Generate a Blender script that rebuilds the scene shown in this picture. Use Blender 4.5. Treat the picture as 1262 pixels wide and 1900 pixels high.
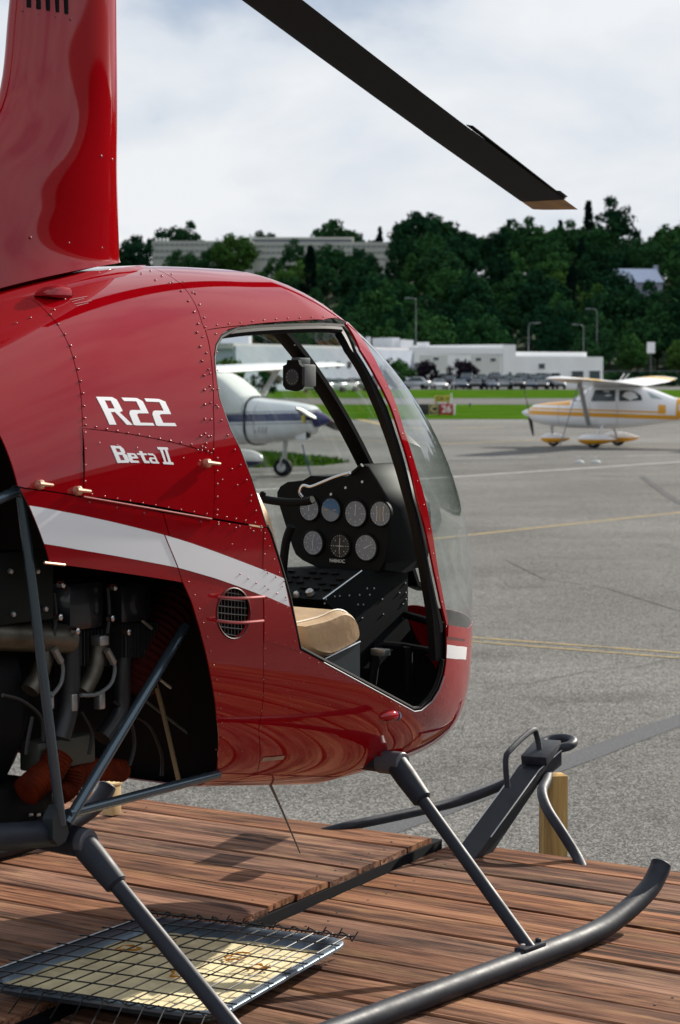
import bpy, bmesh, math, random
from mathutils import Vector, Matrix, Quaternion
from mathutils.bvhtree import BVHTree
from mathutils.geometry import delaunay_2d_cdt, intersect_point_tri_2d

R = math.radians
sc = bpy.context.scene
for o in list(bpy.data.objects): bpy.data.objects.remove(o)
COL = sc.collection

# ------------------------------------------------------------------ camera, sky, sun, exposure
CAM_H = 2.25
PITCH = math.atan(258 / 4470)
cam_d = bpy.data.cameras.new('camera'); cam = bpy.data.objects.new('camera', cam_d); COL.objects.link(cam)
cam.location = (0, 0, CAM_H); cam.rotation_euler = (math.pi / 2 - PITCH, 0, 0)
cam_d.sensor_fit = 'VERTICAL'; cam_d.sensor_height = 24; cam_d.lens = 24 * 4470 / 1900
cam_d.clip_start = .1; cam_d.clip_end = 6000
cam_d.dof.use_dof = True; cam_d.dof.focus_distance = 6.4; cam_d.dof.aperture_fstop = 6.8
sc.camera = cam

SUN_AZ, SUN_EL = R(40), R(26)
SUN = Vector((math.cos(SUN_EL) * math.sin(SUN_AZ), math.cos(SUN_EL) * math.cos(SUN_AZ), math.sin(SUN_EL)))
sd = bpy.data.lights.new('sun', 'SUN'); sun = bpy.data.objects.new('sun', sd); COL.objects.link(sun)
sd.energy = 5.0; sd.angle = R(.6); sd.color = (1, .93, .83)
sun.rotation_euler = SUN.to_track_quat('Z', 'Y').to_euler(); sun.location = SUN * 50

wd = bpy.data.worlds.new('World'); sc.world = wd; wd.use_nodes = True
def build_world():
    nt = wd.node_tree; nt.nodes.clear(); N = nt.nodes.new; L = nt.links.new
    out = N('ShaderNodeOutputWorld'); bg = N('ShaderNodeBackground'); L(bg.outputs[0], out.inputs[0])
    sky = N('ShaderNodeTexSky'); sky.sky_type = 'NISHITA'; sky.sun_disc = False
    sky.sun_elevation = SUN_EL; sky.sun_rotation = SUN_AZ
    bg.inputs[1].default_value = .063
    tc = N('ShaderNodeTexCoord'); sep = N('ShaderNodeSeparateXYZ'); L(tc.outputs['Generated'], sep.inputs[0])
    def m(op, a, b=None):
        n = N('ShaderNodeMath'); n.operation = op
        for i, v in enumerate((a, b)):
            if v is None: continue
            if isinstance(v, (int, float)): n.inputs[i].default_value = v
            else: L(v, n.inputs[i])
        return n.outputs[0]
    zz = m('ADD', m('MAXIMUM', sep.outputs[2], 0.0), .42)
    cb = N('ShaderNodeCombineXYZ'); L(m('DIVIDE', sep.outputs[0], zz), cb.inputs[0]); L(m('DIVIDE', sep.outputs[1], zz), cb.inputs[1])
    n1 = N('ShaderNodeTexNoise'); n1.inputs['Scale'].default_value = 3.4; n1.inputs['Detail'].default_value = 7; n1.inputs['Roughness'].default_value = .52
    n1.inputs['Distortion'].default_value = .25
    L(cb.outputs[0], n1.inputs['Vector'])
    r1 = N('ShaderNodeValToRGB'); L(n1.outputs[0], r1.inputs[0])
    e = r1.color_ramp.elements; e[0].position = .35; e[0].color = (4.5, 5.4, 6.8, 1); e[1].position = .60; e[1].color = (8.9, 9.1, 9.4, 1)
    x = e.new(.47); x.color = (7.4, 7.9, 8.6, 1)
    n2 = N('ShaderNodeTexNoise'); n2.inputs['Scale'].default_value = 1.1; n2.inputs['Detail'].default_value = 5
    off = N('ShaderNodeVectorMath'); off.inputs[1].default_value = (7.3, 2.1, 4); L(cb.outputs[0], off.inputs[0]); L(off.outputs[0], n2.inputs['Vector'])
    r2 = N('ShaderNodeValToRGB'); L(n2.outputs[0], r2.inputs[0]); r2.color_ramp.elements[0].position = .33; r2.color_ramp.elements[0].color = (.72, .72, .72, 1); r2.color_ramp.elements[1].position = .5; r2.color_ramp.elements[1].color = (.96, .96, .96, 1)
    mx = N('ShaderNodeMix'); mx.data_type = 'RGBA'; L(r2.outputs[0], mx.inputs[0]); L(sky.outputs[0], mx.inputs[6]); L(r1.outputs[0], mx.inputs[7])
    L(mx.outputs[2], bg.inputs[0])
build_world()
vs = sc.view_settings; vs.view_transform = 'Standard'; vs.look = 'None'; vs.exposure = 0.64; vs.gamma = 1; vs.use_curve_mapping = False

# ------------------------------------------------------------------ helpers
def tag(o, label=None, cat=None, group=None, kind=None):
    if label: o['label'] = label
    if cat: o['category'] = cat
    if group: o['group'] = group
    if kind: o['kind'] = kind
    return o
def empty(name, loc, rz=0, label=None, cat=None, group=None):
    o = bpy.data.objects.new(name, None); COL.objects.link(o); o.location = loc; o.rotation_euler = (0, 0, rz); o.empty_display_size = .2
    return tag(o, label, cat, group)
def link(name, me, parent=None, mats=None):
    o = bpy.data.objects.new(name, me); COL.objects.link(o)
    if parent: o.parent = parent
    return o
def copy_tree(o, parent=None):
    c = o.copy(); COL.objects.link(c); c.parent = parent
    for ch in o.children: copy_tree(ch, c)
    return c

class MB:
    """collects vertices and faces for one mesh"""
    def __init__(s): s.v = []; s.f = []; s.m = []
    def add(s, vs_, fs, m=0):
        b = len(s.v); s.v += [tuple(x) for x in vs_]; s.f += [tuple(b + i for i in f) for f in fs]; s.m += [m] * len(fs); return s
    def box(s, c, d, rz=0, m=0, rot=None, bev=0):
        hx, hy, hz = d[0] / 2, d[1] / 2, d[2] / 2
        M = (rot if rot else Matrix.Rotation(rz, 3, 'Z')); c = Vector(c)
        if bev <= 0:
            P = [(x, y, z) for x in (-hx, hx) for y in (-hy, hy) for z in (-hz, hz)]
            F = [(0, 1, 3, 2), (4, 6, 7, 5), (0, 4, 5, 1), (2, 3, 7, 6), (0, 2, 6, 4), (1, 5, 7, 3)]
            return s.add([c + M @ Vector(p) for p in P], F, m)
        bm = bmesh.new(); bmesh.ops.create_cube(bm, size=1)
        for v in bm.verts: v.co = Vector((v.co.x * d[0], v.co.y * d[1], v.co.z * d[2]))
        bmesh.ops.bevel(bm, geom=bm.edges[:], offset=bev, segments=2, affect='EDGES', profile=.6)
        bm.verts.index_update()
        s.add([c + M @ v.co for v in bm.verts], [[v.index for v in f.verts] for f in bm.faces], m); bm.free(); return s
    def tube(s, pts, r, n=12, m=0, cap=True, ell=None):
        pts = [Vector(p) for p in pts]; rs = r if isinstance(r, (list, tuple)) else [r] * len(pts)
        rings = []; up = None
        for i, p in enumerate(pts):
            t = (pts[min(i + 1, len(pts) - 1)] - pts[max(i - 1, 0)]).normalized()
            if up is None:
                up = Vector((0, 0, 1)) if abs(t.z) < .95 else Vector((1, 0, 0))
            x = t.cross(up).normalized(); y = x.cross(t).normalized(); up = y
            rings.append([p + (x * math.cos(k * 2 * math.pi / n) + y * math.sin(k * 2 * math.pi / n)) * rs[i] for k in range(n)])
        V = [q for rg in rings for q in rg]; Fc = []
        for i in range(len(rings) - 1):
            for k in range(n):
                a, b = i * n + k, i * n + (k + 1) % n
                Fc.append((a, b, b + n, a + n))
        if cap: Fc.append(tuple(range(n - 1, -1, -1))); Fc.append(tuple((len(rings) - 1) * n + k for k in range(n)))
        return s.add(V, Fc, m)
    def cyl(s, a, b, r, n=16, m=0): return s.tube([a, b], r, n, m)
    def prism(s, poly, ext, m=0, mside=None):
        """poly: 3-D points (planar), ext: Vector"""
        P = [Vector(p) for p in poly]; n = len(P); E = Vector(ext)
        s.add(P + [p + E for p in P], [tuple(range(n - 1, -1, -1)), tuple(range(n, 2 * n))], m)
        s.add(P + [p + E for p in P], [(i, (i + 1) % n, (i + 1) % n + n, i + n) for i in range(n)], m if mside is None else mside); return s
    def disc(s, c, nrm, r, n=24, m=0, ring=None):
        c = Vector(c); nrm = Vector(nrm).normalized(); x = nrm.orthogonal().normalized(); y = nrm.cross(x)
        P = [c + (x * math.cos(2 * math.pi * k / n) + y * math.sin(2 * math.pi * k / n)) * r for k in range(n)]
        return s.add(P, [tuple(range(n))], m)
    def lathe(s, o, ax, prof, n=24, m=0, ref=None):
        """prof: [(dist along axis, radius)]"""
        o = Vector(o); ax = Vector(ax).normalized(); x = ax.orthogonal().normalized(); y = ax.cross(x); V = []; Fc = []
        for d, r in prof:
            for k in range(n): V.append(o + ax * d + (x * math.cos(2 * math.pi * k / n) + y * math.sin(2 * math.pi * k / n)) * r)
        for i in range(len(prof) - 1):
            for k in range(n):
                a, b = i * n + k, i * n + (k + 1) % n; Fc.append((a, b, b + n, a + n))
        if prof[0][1] > 1e-6: Fc.append(tuple(range(n - 1, -1, -1)))
        if prof[-1][1] > 1e-6: Fc.append(tuple((len(prof) - 1) * n + k for k in range(n)))
        return s.add(V, Fc, m)
    def loft(s, secs, m=0, close=True, cap=True):
        n = len(secs[0]); V = [p for q in secs for p in q]; Fc = []
        for i in range(len(secs) - 1):
            for k in range(n if close else n - 1):
                a, b = i * n + k, i * n + (k + 1) % n; Fc.append((a, b, b + n, a + n))
        if cap and close: Fc.append(tuple(range(n - 1, -1, -1))); Fc.append(tuple((len(secs) - 1) * n + k for k in range(n)))
        return s.add(V, Fc, m)
    def mesh(s, name, mats, smooth=True, ang=35, recalc=True):
        me = bpy.data.meshes.new(name); me.from_pydata(s.v, [], s.f)
        for mt in (mats if isinstance(mats, (list, tuple)) else [mats]): me.materials.append(mt)
        me.polygons.foreach_set('material_index', s.m)
        if recalc:
            bm = bmesh.new(); bm.from_mesh(me); bmesh.ops.recalc_face_normals(bm, faces=bm.faces[:]); bm.to_mesh(me); bm.free()
        if smooth:
            me.polygons.foreach_set('use_smooth', [True] * len(me.polygons))
            if ang < 180: me.set_sharp_from_angle(angle=R(ang))
        me.update(); return me
    def build(s, name, mats, parent=None, smooth=True, ang=35, recalc=True):
        return link(name, s.mesh(name, mats, smooth, ang, recalc), parent)

def spline(pts, n=8):
    """Catmull-Rom through the points"""
    P = [Vector(p) for p in pts]; out = []
    for i in range(len(P) - 1):
        p0 = P[max(i - 1, 0)]; p1 = P[i]; p2 = P[i + 1]; p3 = P[min(i + 2, len(P) - 1)]
        for k in range(n):
            t = k / n
            out.append(.5 * ((2 * p1) + (p2 - p0) * t + (2 * p0 - 5 * p1 + 4 * p2 - p3) * t * t + (3 * p1 - p0 - 3 * p2 + p3) * t ** 3))
    out.append(P[-1]); return out

# ------------------------------------------------------------------ materials
MATS = {}
def sset(b, k, v):
    if k in b.inputs: b.inputs[k].default_value = v
def mat(name, col, rough=.6, metal=0, coat=0, coat_ior=None, var=None, vscale=4, vdetail=4, bump=0, bscale=30, spec=None, coords='Object', stretch=None, coat_r=.03, rvar=0):
    """plain principled material; var = second colour mixed in by noise"""
    if name in MATS: return MATS[name]
    m = bpy.data.materials.new(name); m.use_nodes = True; nt = m.node_tree; b = nt.nodes['Principled BSDF']; N = nt.nodes.new; L = nt.links.new
    b.inputs['Base Color'].default_value = (*col, 1); b.inputs['Roughness'].default_value = rough; b.inputs['Metallic'].default_value = metal
    sset(b, 'Coat Weight', coat); sset(b, 'Coat Roughness', coat_r)
    if coat_ior: sset(b, 'Coat IOR', coat_ior)
    if spec is None and rough >= .7: spec = .08
    if spec is not None: sset(b, 'Specular IOR Level', spec)
    tc = N('ShaderNodeTexCoord'); mp = N('ShaderNodeMapping'); L(tc.outputs[coords], mp.inputs[0])
    if stretch: mp.inputs['Scale'].default_value = stretch
    if var:
        n = N('ShaderNodeTexNoise'); n.inputs['Scale'].default_value = vscale; n.inputs['Detail'].default_value = vdetail; n.inputs['Roughness'].default_value = .6; L(mp.outputs[0], n.inputs['Vector'])
        r = N('ShaderNodeValToRGB'); L(n.outputs[0], r.inputs[0]); r.color_ramp.elements[0].position = .38; r.color_ramp.elements[0].color = (*col, 1); r.color_ramp.elements[1].position = .64; r.color_ramp.elements[1].color = (*var, 1)
        L(r.outputs[0], b.inputs['Base Color'])
        if rvar:
            mr = N('ShaderNodeMapRange'); L(n.outputs[0], mr.inputs[0]); mr.inputs[1].default_value = .3; mr.inputs[2].default_value = .7; mr.inputs[3].default_value = rough - rvar; mr.inputs[4].default_value = rough + rvar; L(mr.outputs[0], b.inputs['Roughness'])
    if bump:
        n = N('ShaderNodeTexNoise'); n.inputs['Scale'].default_value = bscale; n.inputs['Detail'].default_value = 3; L(mp.outputs[0], n.inputs['Vector'])
        bp = N('ShaderNodeBump'); bp.inputs['Strength'].default_value = bump; bp.inputs['Distance'].default_value = .01; L(n.outputs[0], bp.inputs['Height']); L(bp.outputs[0], b.inputs['Normal'])
    MATS[name] = m; return m

def mat_glass(name, tint, streak=0.0, ior=1.45, boost=1.0):
    m = bpy.data.materials.new(name); m.use_nodes = True; nt = m.node_tree; nt.nodes.clear(); N = nt.nodes.new; L = nt.links.new
    out = N('ShaderNodeOutputMaterial'); mix = N('ShaderNodeMixShader'); tr = N('ShaderNodeBsdfTransparent'); gl = N('ShaderNodeBsdfGlossy'); lw = N('ShaderNodeLayerWeight')
    tr.inputs[0].default_value = (*tint, 1); gl.inputs['Roughness'].default_value = .015; gl.inputs[0].default_value = (.95, .97, 1, 1); lw.inputs[0].default_value = .5
    pw = N('ShaderNodeMath'); pw.operation = 'POWER'; L(lw.outputs['Facing'], pw.inputs[0]); pw.inputs[1].default_value = 4.6
    k = N('ShaderNodeMath'); k.operation = 'MULTIPLY_ADD'; k.use_clamp = True; L(pw.outputs[0], k.inputs[0]); k.inputs[1].default_value = .9 * min(1.1, boost); k.inputs[2].default_value = .045 * boost
    L(k.outputs[0], mix.inputs[0]); L(tr.outputs[0], mix.inputs[1]); L(gl.outputs[0], mix.inputs[2])
    last = mix
    if streak:   # fine wiping scratches and dust on acrylic
        tc = N('ShaderNodeTexCoord'); mp = N('ShaderNodeMapping'); mp.inputs['Scale'].default_value = (9, 40, 1.2); mp.inputs['Rotation'].default_value = (.0, .75, .2); L(tc.outputs['Object'], mp.inputs[0])
        n = N('ShaderNodeTexNoise'); n.inputs['Scale'].default_value = 1.0; n.inputs['Detail'].default_value = 6; n.inputs['Distortion'].default_value = .6; L(mp.outputs[0], n.inputs['Vector'])
        r = N('ShaderNodeMapRange'); L(n.outputs[0], r.inputs[0]); r.inputs[1].default_value = .5; r.inputs[2].default_value = .8; r.inputs[3].default_value = 0; r.inputs[4].default_value = streak
        df = N('ShaderNodeBsdfDiffuse'); df.inputs[0].default_value = (.85, .88, .9, 1); tl = N('ShaderNodeBsdfTranslucent'); tl.inputs[0].default_value = (.85, .88, .9, 1)
        ad = N('ShaderNodeMixShader'); L(df.outputs[0], ad.inputs[1]); L(tl.outputs[0], ad.inputs[2])
        m2 = N('ShaderNodeMixShader'); L(r.outputs[0], m2.inputs[0]); L(mix.outputs[0], m2.inputs[1]); L(ad.outputs[0], m2.inputs[2]); last = m2
    L(last.outputs[0], out.inputs[0]); MATS[name] = m; return m

def mat_bands(name, base, bands, rough=.3, coat=.6):
    """paint scheme: bands = [(colour, z0, z1, slope, x0, x1)] in object coordinates, z measured along a line rising by slope*x"""
    m = bpy.data.materials.new(name); m.use_nodes = True; nt = m.node_tree; b = nt.nodes['Principled BSDF']; N = nt.nodes.new; L = nt.links.new
    b.inputs['Roughness'].default_value = rough; sset(b, 'Coat Weight', coat)
    tc = N('ShaderNodeTexCoord'); sp = N('ShaderNodeSeparateXYZ'); L(tc.outputs['Object'], sp.inputs[0])
    def mth(op, a, c):
        n = N('ShaderNodeMath'); n.operation = op
        for i, v in enumerate((a, c)):
            if isinstance(v, (int, float)): n.inputs[i].default_value = v
            else: L(v, n.inputs[i])
        return n.outputs[0]
    prev = None
    for (c, z0, z1, k, x0, x1) in bands:
        s = mth('SUBTRACT', sp.outputs[2], mth('MULTIPLY', sp.outputs[0], k))
        f = mth('MULTIPLY', mth('GREATER_THAN', s, z0), mth('LESS_THAN', s, z1))
        f = mth('MULTIPLY', f, mth('MULTIPLY', mth('GREATER_THAN', sp.outputs[0], x0), mth('LESS_THAN', sp.outputs[0], x1)))
        mx = N('ShaderNodeMix'); mx.data_type = 'RGBA'; L(f, mx.inputs[0])
        if prev is None: mx.inputs[6].default_value = (*base, 1)
        else: L(prev, mx.inputs[6])
        mx.inputs[7].default_value = (*c, 1); prev = mx.outputs[2]
    L(prev, b.inputs['Base Color']); MATS[name] = m; return m

def mat_speckle(name, c1, c2, c3, fine=260, rough=.85, bump=.4, patch=.38, big=.16):
    """asphalt: aggregate speckle, wear patches and broad tone changes"""
    m = bpy.data.materials.new(name); m.use_nodes = True; nt = m.node_tree; b = nt.nodes['Principled BSDF']; N = nt.nodes.new; L = nt.links.new
    b.inputs['Roughness'].default_value = rough; sset(b, 'Specular IOR Level', .04)
    tc = N('ShaderNodeTexCoord')
    vo = N('ShaderNodeTexVoronoi'); vo.inputs['Scale'].default_value = fine; L(tc.outputs['Object'], vo.inputs['Vector'])
    sp = N('ShaderNodeSeparateColor'); L(vo.outputs['Color'], sp.inputs[0])
    r = N('ShaderNodeValToRGB'); L(sp.outputs[0], r.inputs[0]); e = r.color_ramp.elements
    e[0].position = .0; e[0].color = (*c1, 1); e[1].position = 1; e[1].color = (*c3, 1); x = e.new(.55); x.color = (*c2, 1)
    n = N('ShaderNodeTexNoise'); n.inputs['Scale'].default_value = big; n.inputs['Detail'].default_value = 8; n.inputs['Roughness'].default_value = .65; L(tc.outputs['Object'], n.inputs['Vector'])
    mr = N('ShaderNodeMapRange'); L(n.outputs[0], mr.inputs[0]); mr.inputs[1].default_value = .3; mr.inputs[2].default_value = .7; mr.inputs[3].default_value = 1 - patch; mr.inputs[4].default_value = 1 + patch * .6
    n3 = N('ShaderNodeTexNoise'); n3.inputs['Scale'].default_value = 9; n3.inputs['Detail'].default_value = 5; L(tc.outputs['Object'], n3.inputs['Vector'])
    mr3 = N('ShaderNodeMapRange'); L(n3.outputs[0], mr3.inputs[0]); mr3.inputs[1].default_value = .3; mr3.inputs[2].default_value = .7; mr3.inputs[3].default_value = .86; mr3.inputs[4].default_value = 1.12
    mu = N('ShaderNodeMath'); mu.operation = 'MULTIPLY'; L(mr.outputs[0], mu.inputs[0]); L(mr3.outputs[0], mu.inputs[1])
    n4 = N('ShaderNodeTexNoise'); n4.inputs['Scale'].default_value = .9; n4.inputs['Detail'].default_value = 6; n4.inputs['Distortion'].default_value = .8; L(tc.outputs['Object'], n4.inputs['Vector'])
    mr4 = N('ShaderNodeMapRange'); L(n4.outputs[0], mr4.inputs[0]); mr4.inputs[1].default_value = .26; mr4.inputs[2].default_value = .40; mr4.inputs[3].default_value = .72; mr4.inputs[4].default_value = 1.0
    mu4 = N('ShaderNodeMath'); mu4.operation = 'MULTIPLY'; L(mu.outputs[0], mu4.inputs[0]); L(mr4.outputs[0], mu4.inputs[1])
    vm = N('ShaderNodeVectorMath'); vm.operation = 'SCALE'; L(r.outputs[0], vm.inputs[0]); L(mu4.outputs[0], vm.inputs['Scale']); L(vm.outputs[0], b.inputs['Base Color'])
    if bump:
        bp = N('ShaderNodeBump'); bp.inputs['Strength'].default_value = bump; bp.inputs['Distance'].default_value = .003; L(sp.outputs[1], bp.inputs['Height']); L(bp.outputs[0], b.inputs['Normal'])
    MATS[name] = m; return m

def mat_wood(name, c_dark, c_mid, c_lite, axis='Y', bump=.5):
    """weathered boards: grain along one axis, dark streaks, knots, worn pale patches, tone differs per board"""
    m = bpy.data.materials.new(name); m.use_nodes = True; nt = m.node_tree; b = nt.nodes['Principled BSDF']; N = nt.nodes.new; L = nt.links.new
    b.inputs['Roughness'].default_value = .72; sset(b, 'Specular IOR Level', .07)
    tc = N('ShaderNodeTexCoord'); oi = N('ShaderNodeObjectInfo')
    rv = N('ShaderNodeMath'); rv.operation = 'MULTIPLY'; rv.inputs[1].default_value = 37.0; L(oi.outputs['Random'], rv.inputs[0])
    cx = N('ShaderNodeCombineXYZ'); L(rv.outputs[0], cx.inputs[0]); L(rv.outputs[0], cx.inputs[1])
    ad = N('ShaderNodeVectorMath'); L(tc.outputs['Object'], ad.inputs[0]); L(cx.outputs[0], ad.inputs[1])
    def noise(scale, det, st, dist=0):
        mp = N('ShaderNodeMapping'); mp.inputs['Scale'].default_value = st; L(ad.outputs[0], mp.inputs[0])
        n = N('ShaderNodeTexNoise'); n.inputs['Scale'].default_value = scale; n.inputs['Detail'].default_value = det; n.inputs['Distortion'].default_value = dist; n.inputs['Roughness'].default_value = .65; L(mp.outputs[0], n.inputs['Vector']); return n.outputs[0]
    A = {'Y': (26, 1.1, 26), 'X': (1.1, 26, 26), 'Z': (26, 26, 1.1)}[axis]; Bq = {'Y': (7, .8, 7), 'X': (.8, 7, 7), 'Z': (7, 7, .8)}[axis]
    g = noise(1.6, 6, A, .8); big = noise(1.3, 4, Bq, .5); worn = noise(2.0, 7, tuple(.35 * k if k > 3 else 1.6 for k in A), .4)
    r = N('ShaderNodeValToRGB'); L(g, r.inputs[0]); e = r.color_ramp.elements
    e[0].position = .33; e[0].color = (*c_dark, 1); e[1].position = .66; e[1].color = (*c_lite, 1); q = e.new(.46); q.color = (*c_mid, 1)
    r2 = N('ShaderNodeValToRGB'); L(big, r2.inputs[0]); r2.color_ramp.elements[0].position = .34; r2.color_ramp.elements[0].color = (.30, .26, .26, 1); r2.color_ramp.elements[1].position = .56; r2.color_ramp.elements[1].color = (1.06, 1.0, .98, 1)
    mx = N('ShaderNodeMix'); mx.data_type = 'RGBA'; mx.blend_type = 'MULTIPLY'; mx.inputs[0].default_value = 1; L(r.outputs[0], mx.inputs[6]); L(r2.outputs[0], mx.inputs[7])
    r3 = N('ShaderNodeValToRGB'); L(worn, r3.inputs[0]); r3.color_ramp.elements[0].position = .52; r3.color_ramp.elements[0].color = (0, 0, 0, 1); r3.color_ramp.elements[1].position = .78; r3.color_ramp.elements[1].color = (.8, .8, .8, 1)
    mw = N('ShaderNodeMix'); mw.data_type = 'RGBA'; L(r3.outputs[0], mw.inputs[0]); L(mx.outputs[2], mw.inputs[6]); mw.inputs[7].default_value = (c_lite[0] * 1.15, c_lite[1] * 1.2, c_lite[2] * .95, 1)
    tn = N('ShaderNodeMapRange'); L(oi.outputs['Random'], tn.inputs[0]); tn.inputs[3].default_value = .74; tn.inputs[4].default_value = 1.16
    hs = N('ShaderNodeHueSaturation'); L(mw.outputs[2], hs.inputs['Color']); wn = N('ShaderNodeTexWhiteNoise'); wn.noise_dimensions = '1D'; L(oi.outputs['Random'], wn.inputs['W']); ms = N('ShaderNodeMapRange'); L(wn.outputs[0], ms.inputs[0]); ms.inputs[3].default_value = .86; ms.inputs[4].default_value = 1.05; L(ms.outputs[0], hs.inputs['Saturation'])
    vm = N('ShaderNodeVectorMath'); vm.operation = 'SCALE'; L(hs.outputs[0], vm.inputs[0]); L(tn.outputs[0], vm.inputs['Scale']); L(vm.outputs[0], b.inputs['Base Color'])
    bp = N('ShaderNodeBump'); bp.inputs['Strength'].default_value = bump; bp.inputs['Distance'].default_value = .004; L(g, bp.inputs['Height']); L(bp.outputs[0], b.inputs['Normal'])
    MATS[name] = m; return m

RED = mat('red_paint', (.31, .0009, .0046), .45, 0, 1.0, 1.54, var=(.27, .0008, .004), vscale=1.5, bump=.02, bscale=1.8, coat_r=.04, spec=.0)
SILVER = mat('silver_stripe_paint', (.84, .85, .87), .4, 0, .5)
WHITE_VINYL = mat('white_vinyl', (.82, .82, .84), .4)
BLACK = mat('black_interior', (.005, .005, .006), .6, spec=.12)
BLACK_PANEL = mat('black_panel_paint', (.005, .006, .0065), .6, bump=.02, bscale=200, spec=.12)
DKGREEN = mat('dark_primer', (.006, .009, .008), .5, spec=.2)
RUBBER = mat('rubber', (.012, .012, .013), .75)
GEAR = mat('dark_grey_gear_paint', (.016, .020, .029), .54, 0, 0, var=(.024, .029, .038), vscale=9, rvar=.1, bump=.04, bscale=60, spec=.22)
TUBE_STEEL = mat('grey_steel_tube', (.075, .11, .14), .25, .6, .3, var=(.07, .10, .125), vscale=14)
STEEL = mat('bright_steel', (.6, .6, .62), .25, 1)
ALU = mat('aluminium', (.55, .55, .55), .4, .9, var=(.4, .4, .39), vscale=20)
RIVET = mat('rivet_red', (.20, .006, .010), .3, .2, .6)
BRASS = mat('latch_metal', (.75, .52, .38), .3, .8)
LEATHER = mat('tan_leather', (.62, .42, .24), .42, 0, .15, var=(.52, .34, .19), vscale=6, bump=.55, bscale=17)
BLADE = mat('blade_dark_paint', (.010, .008, .007), .5, var=(.010, .009, .008), vscale=3, spec=.04)
BLADE_TIP = mat('blade_yellow_tip', (.42, .19, .02), .5, var=(.26, .11, .014), vscale=14)
GLASS = mat_glass('acrylic_windshield', (.88, .93, .92), streak=.06, boost=1.7)
DECK = mat_wood('deck_boards', (.018, .008, .0045), (.160, .069, .036), (.325, .170, .095), 'Y', .9)
POSTWOOD = mat_wood('yellow_post_wood', (.20, .11, .03), (.42, .26, .08), (.55, .38, .15), 'Z', .3)
PALEWOOD = mat('pale_block_wood', (.62, .48, .26), .7, var=(.52, .38, .2), vscale=20)
DOLLY = mat('dolly_dark_steel', (.016, .020, .029), .54, 0, 0, spec=.22, var=(.034, .038, .047), vscale=16, rvar=.12, bump=.06, bscale=40)
SCUFF = mat('scuffed_edge_steel', (.42, .42, .42), .35, .8)
TARMAC = mat_speckle('tarmac_aggregate', (.028, .028, .028), (.125, .122, .114), (.33, .32, .30), 120, bump=.5)
# ------------------------------------------------------------------ tracing helpers (turn a direction seen by the photographer into a point on a known surface)
FPX = 4470.0
def ray(px, py):
    u = (950 - py) / FPX; r = (px - 631) / FPX; cp, sp = math.cos(PITCH), math.sin(PITCH)
    return Vector((r, cp + u * sp, -sp + u * cp))
CAMP = Vector((0, 0, CAM_H))
def gnd(px, py, z=0.0):
    d = ray(px, py); t = (z - CAM_H) / d.z; return CAMP + d * t
def at(px, py, Y):
    d = ray(px, py); return CAMP + d * (Y / d.y)

# ------------------------------------------------------------------ ground, apron, grass, taxiway, car park, hill
def sheet(name, pts, m, z, parent=None):
    o = MB().add([(p[0], p[1], z) for p in pts], [tuple(range(len(pts)))]).build(name, m, parent, smooth=False); o['kind'] = 'structure'; return o
GRASS = mat('mown_grass', (.034, .085, .006), .9, var=(.060, .125, .012), vscale=.25, vdetail=8, bump=.6, bscale=4, coords='Object', spec=0)
SOIL = mat('distant_ground', (.06, .09, .03), .95, var=(.09, .10, .05), vscale=.05)
TAXI = mat_speckle('taxiway_asphalt', (.08, .08, .08), (.13, .13, .127), (.19, .19, .185), 30, bump=.2, big=.05)
CONC = mat_speckle('old_pavement', (.085, .085, .083), (.15, .148, .14), (.25, .245, .23), 40, bump=.2, patch=.45, big=.07)
LINE_W = mat('white_line_paint', (.50, .50, .49), .8, var=(.28, .28, .27), vscale=7)
LINE_Y = mat('yellow_line_paint', (.42, .31, .12), .8, var=(.24, .20, .12), vscale=5, vdetail=8)
TAR = mat('tar_seam', (.05, .05, .052), .75, var=(.09, .09, .09), vscale=3)
sheet('ground', [(-3000, -60), (3000, -60), (3000, 5000), (-3000, 5000)], SOIL, -.03)
sheet('tarmac_apron', [(-60, -40), (70, -40), (70, 60), (-60, 60)], TARMAC, 0)
sheet('old_pavement', [(-90, 60.0), (110, 60.0), (110, 117), (-90, 117)], CONC, 0)
sheet('grass_verge', [(-160, 117), (180, 117), (180, 172), (-160, 172)], GRASS, .01)
sheet('taxiway', [(-160, 172), (180, 172), (180, 214), (-160, 214)], TAXI, .006)
sheet('grass_verge', [(-200, 214), (220, 214), (220, 322), (-200, 322)], GRASS, .01)
sheet('car_park', [(-120, 322), (160, 322), (160, 396), (-120, 396)], TAXI, .012)

def line(p, q, w, m, name, z=.004, jit=0):
    p = Vector((p.x, p.y, 0)); q = Vector((q.x, q.y, 0)); d = (q - p).normalized(); n = Vector((-d.y, d.x, 0)) * w / 2
    k = 14; L1 = []; L2 = []; rnd = random.Random(int(p.x * 100) + 7)
    for i in range(k + 1):
        c = p.lerp(q, i / k) + n * rnd.uniform(-jit, jit); L1.append(c + n * (1 + rnd.uniform(-.06, .06))); L2.append(c - n * (1 + rnd.uniform(-.06, .06)))
    V = [(v.x, v.y, z) for v in L1 + L2]
    o = MB().add(V, [(i, i + 1, k + 2 + i, k + 1 + i) for i in range(k)]).build(name, m, None, smooth=False); o['kind'] = 'structure'; return o
def pxline(x0, y0, x1, y1, w, m, name, z=.004, ext=0): 
    a, b = gnd(x0, y0), gnd(x1, y1); d = (b - a).normalized() * ext
    return line(a, b + d, w, m, name, z)
pxline(420, 913, 1262, 857, .17, LINE_W, 'white_line', ext=6)
pxline(380, 884, 575, 877, .15, LINE_W, 'white_line')
pxline(740, 1007, 1262, 951, .10, LINE_Y, 'yellow_line', ext=3)
pxline(860, 1182, 1262, 1212, .055, LINE_Y, 'yellow_line', ext=2)
pxline(860, 1189.5, 1262, 1221.5, .055, LINE_Y, 'yellow_line', ext=2)
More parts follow.
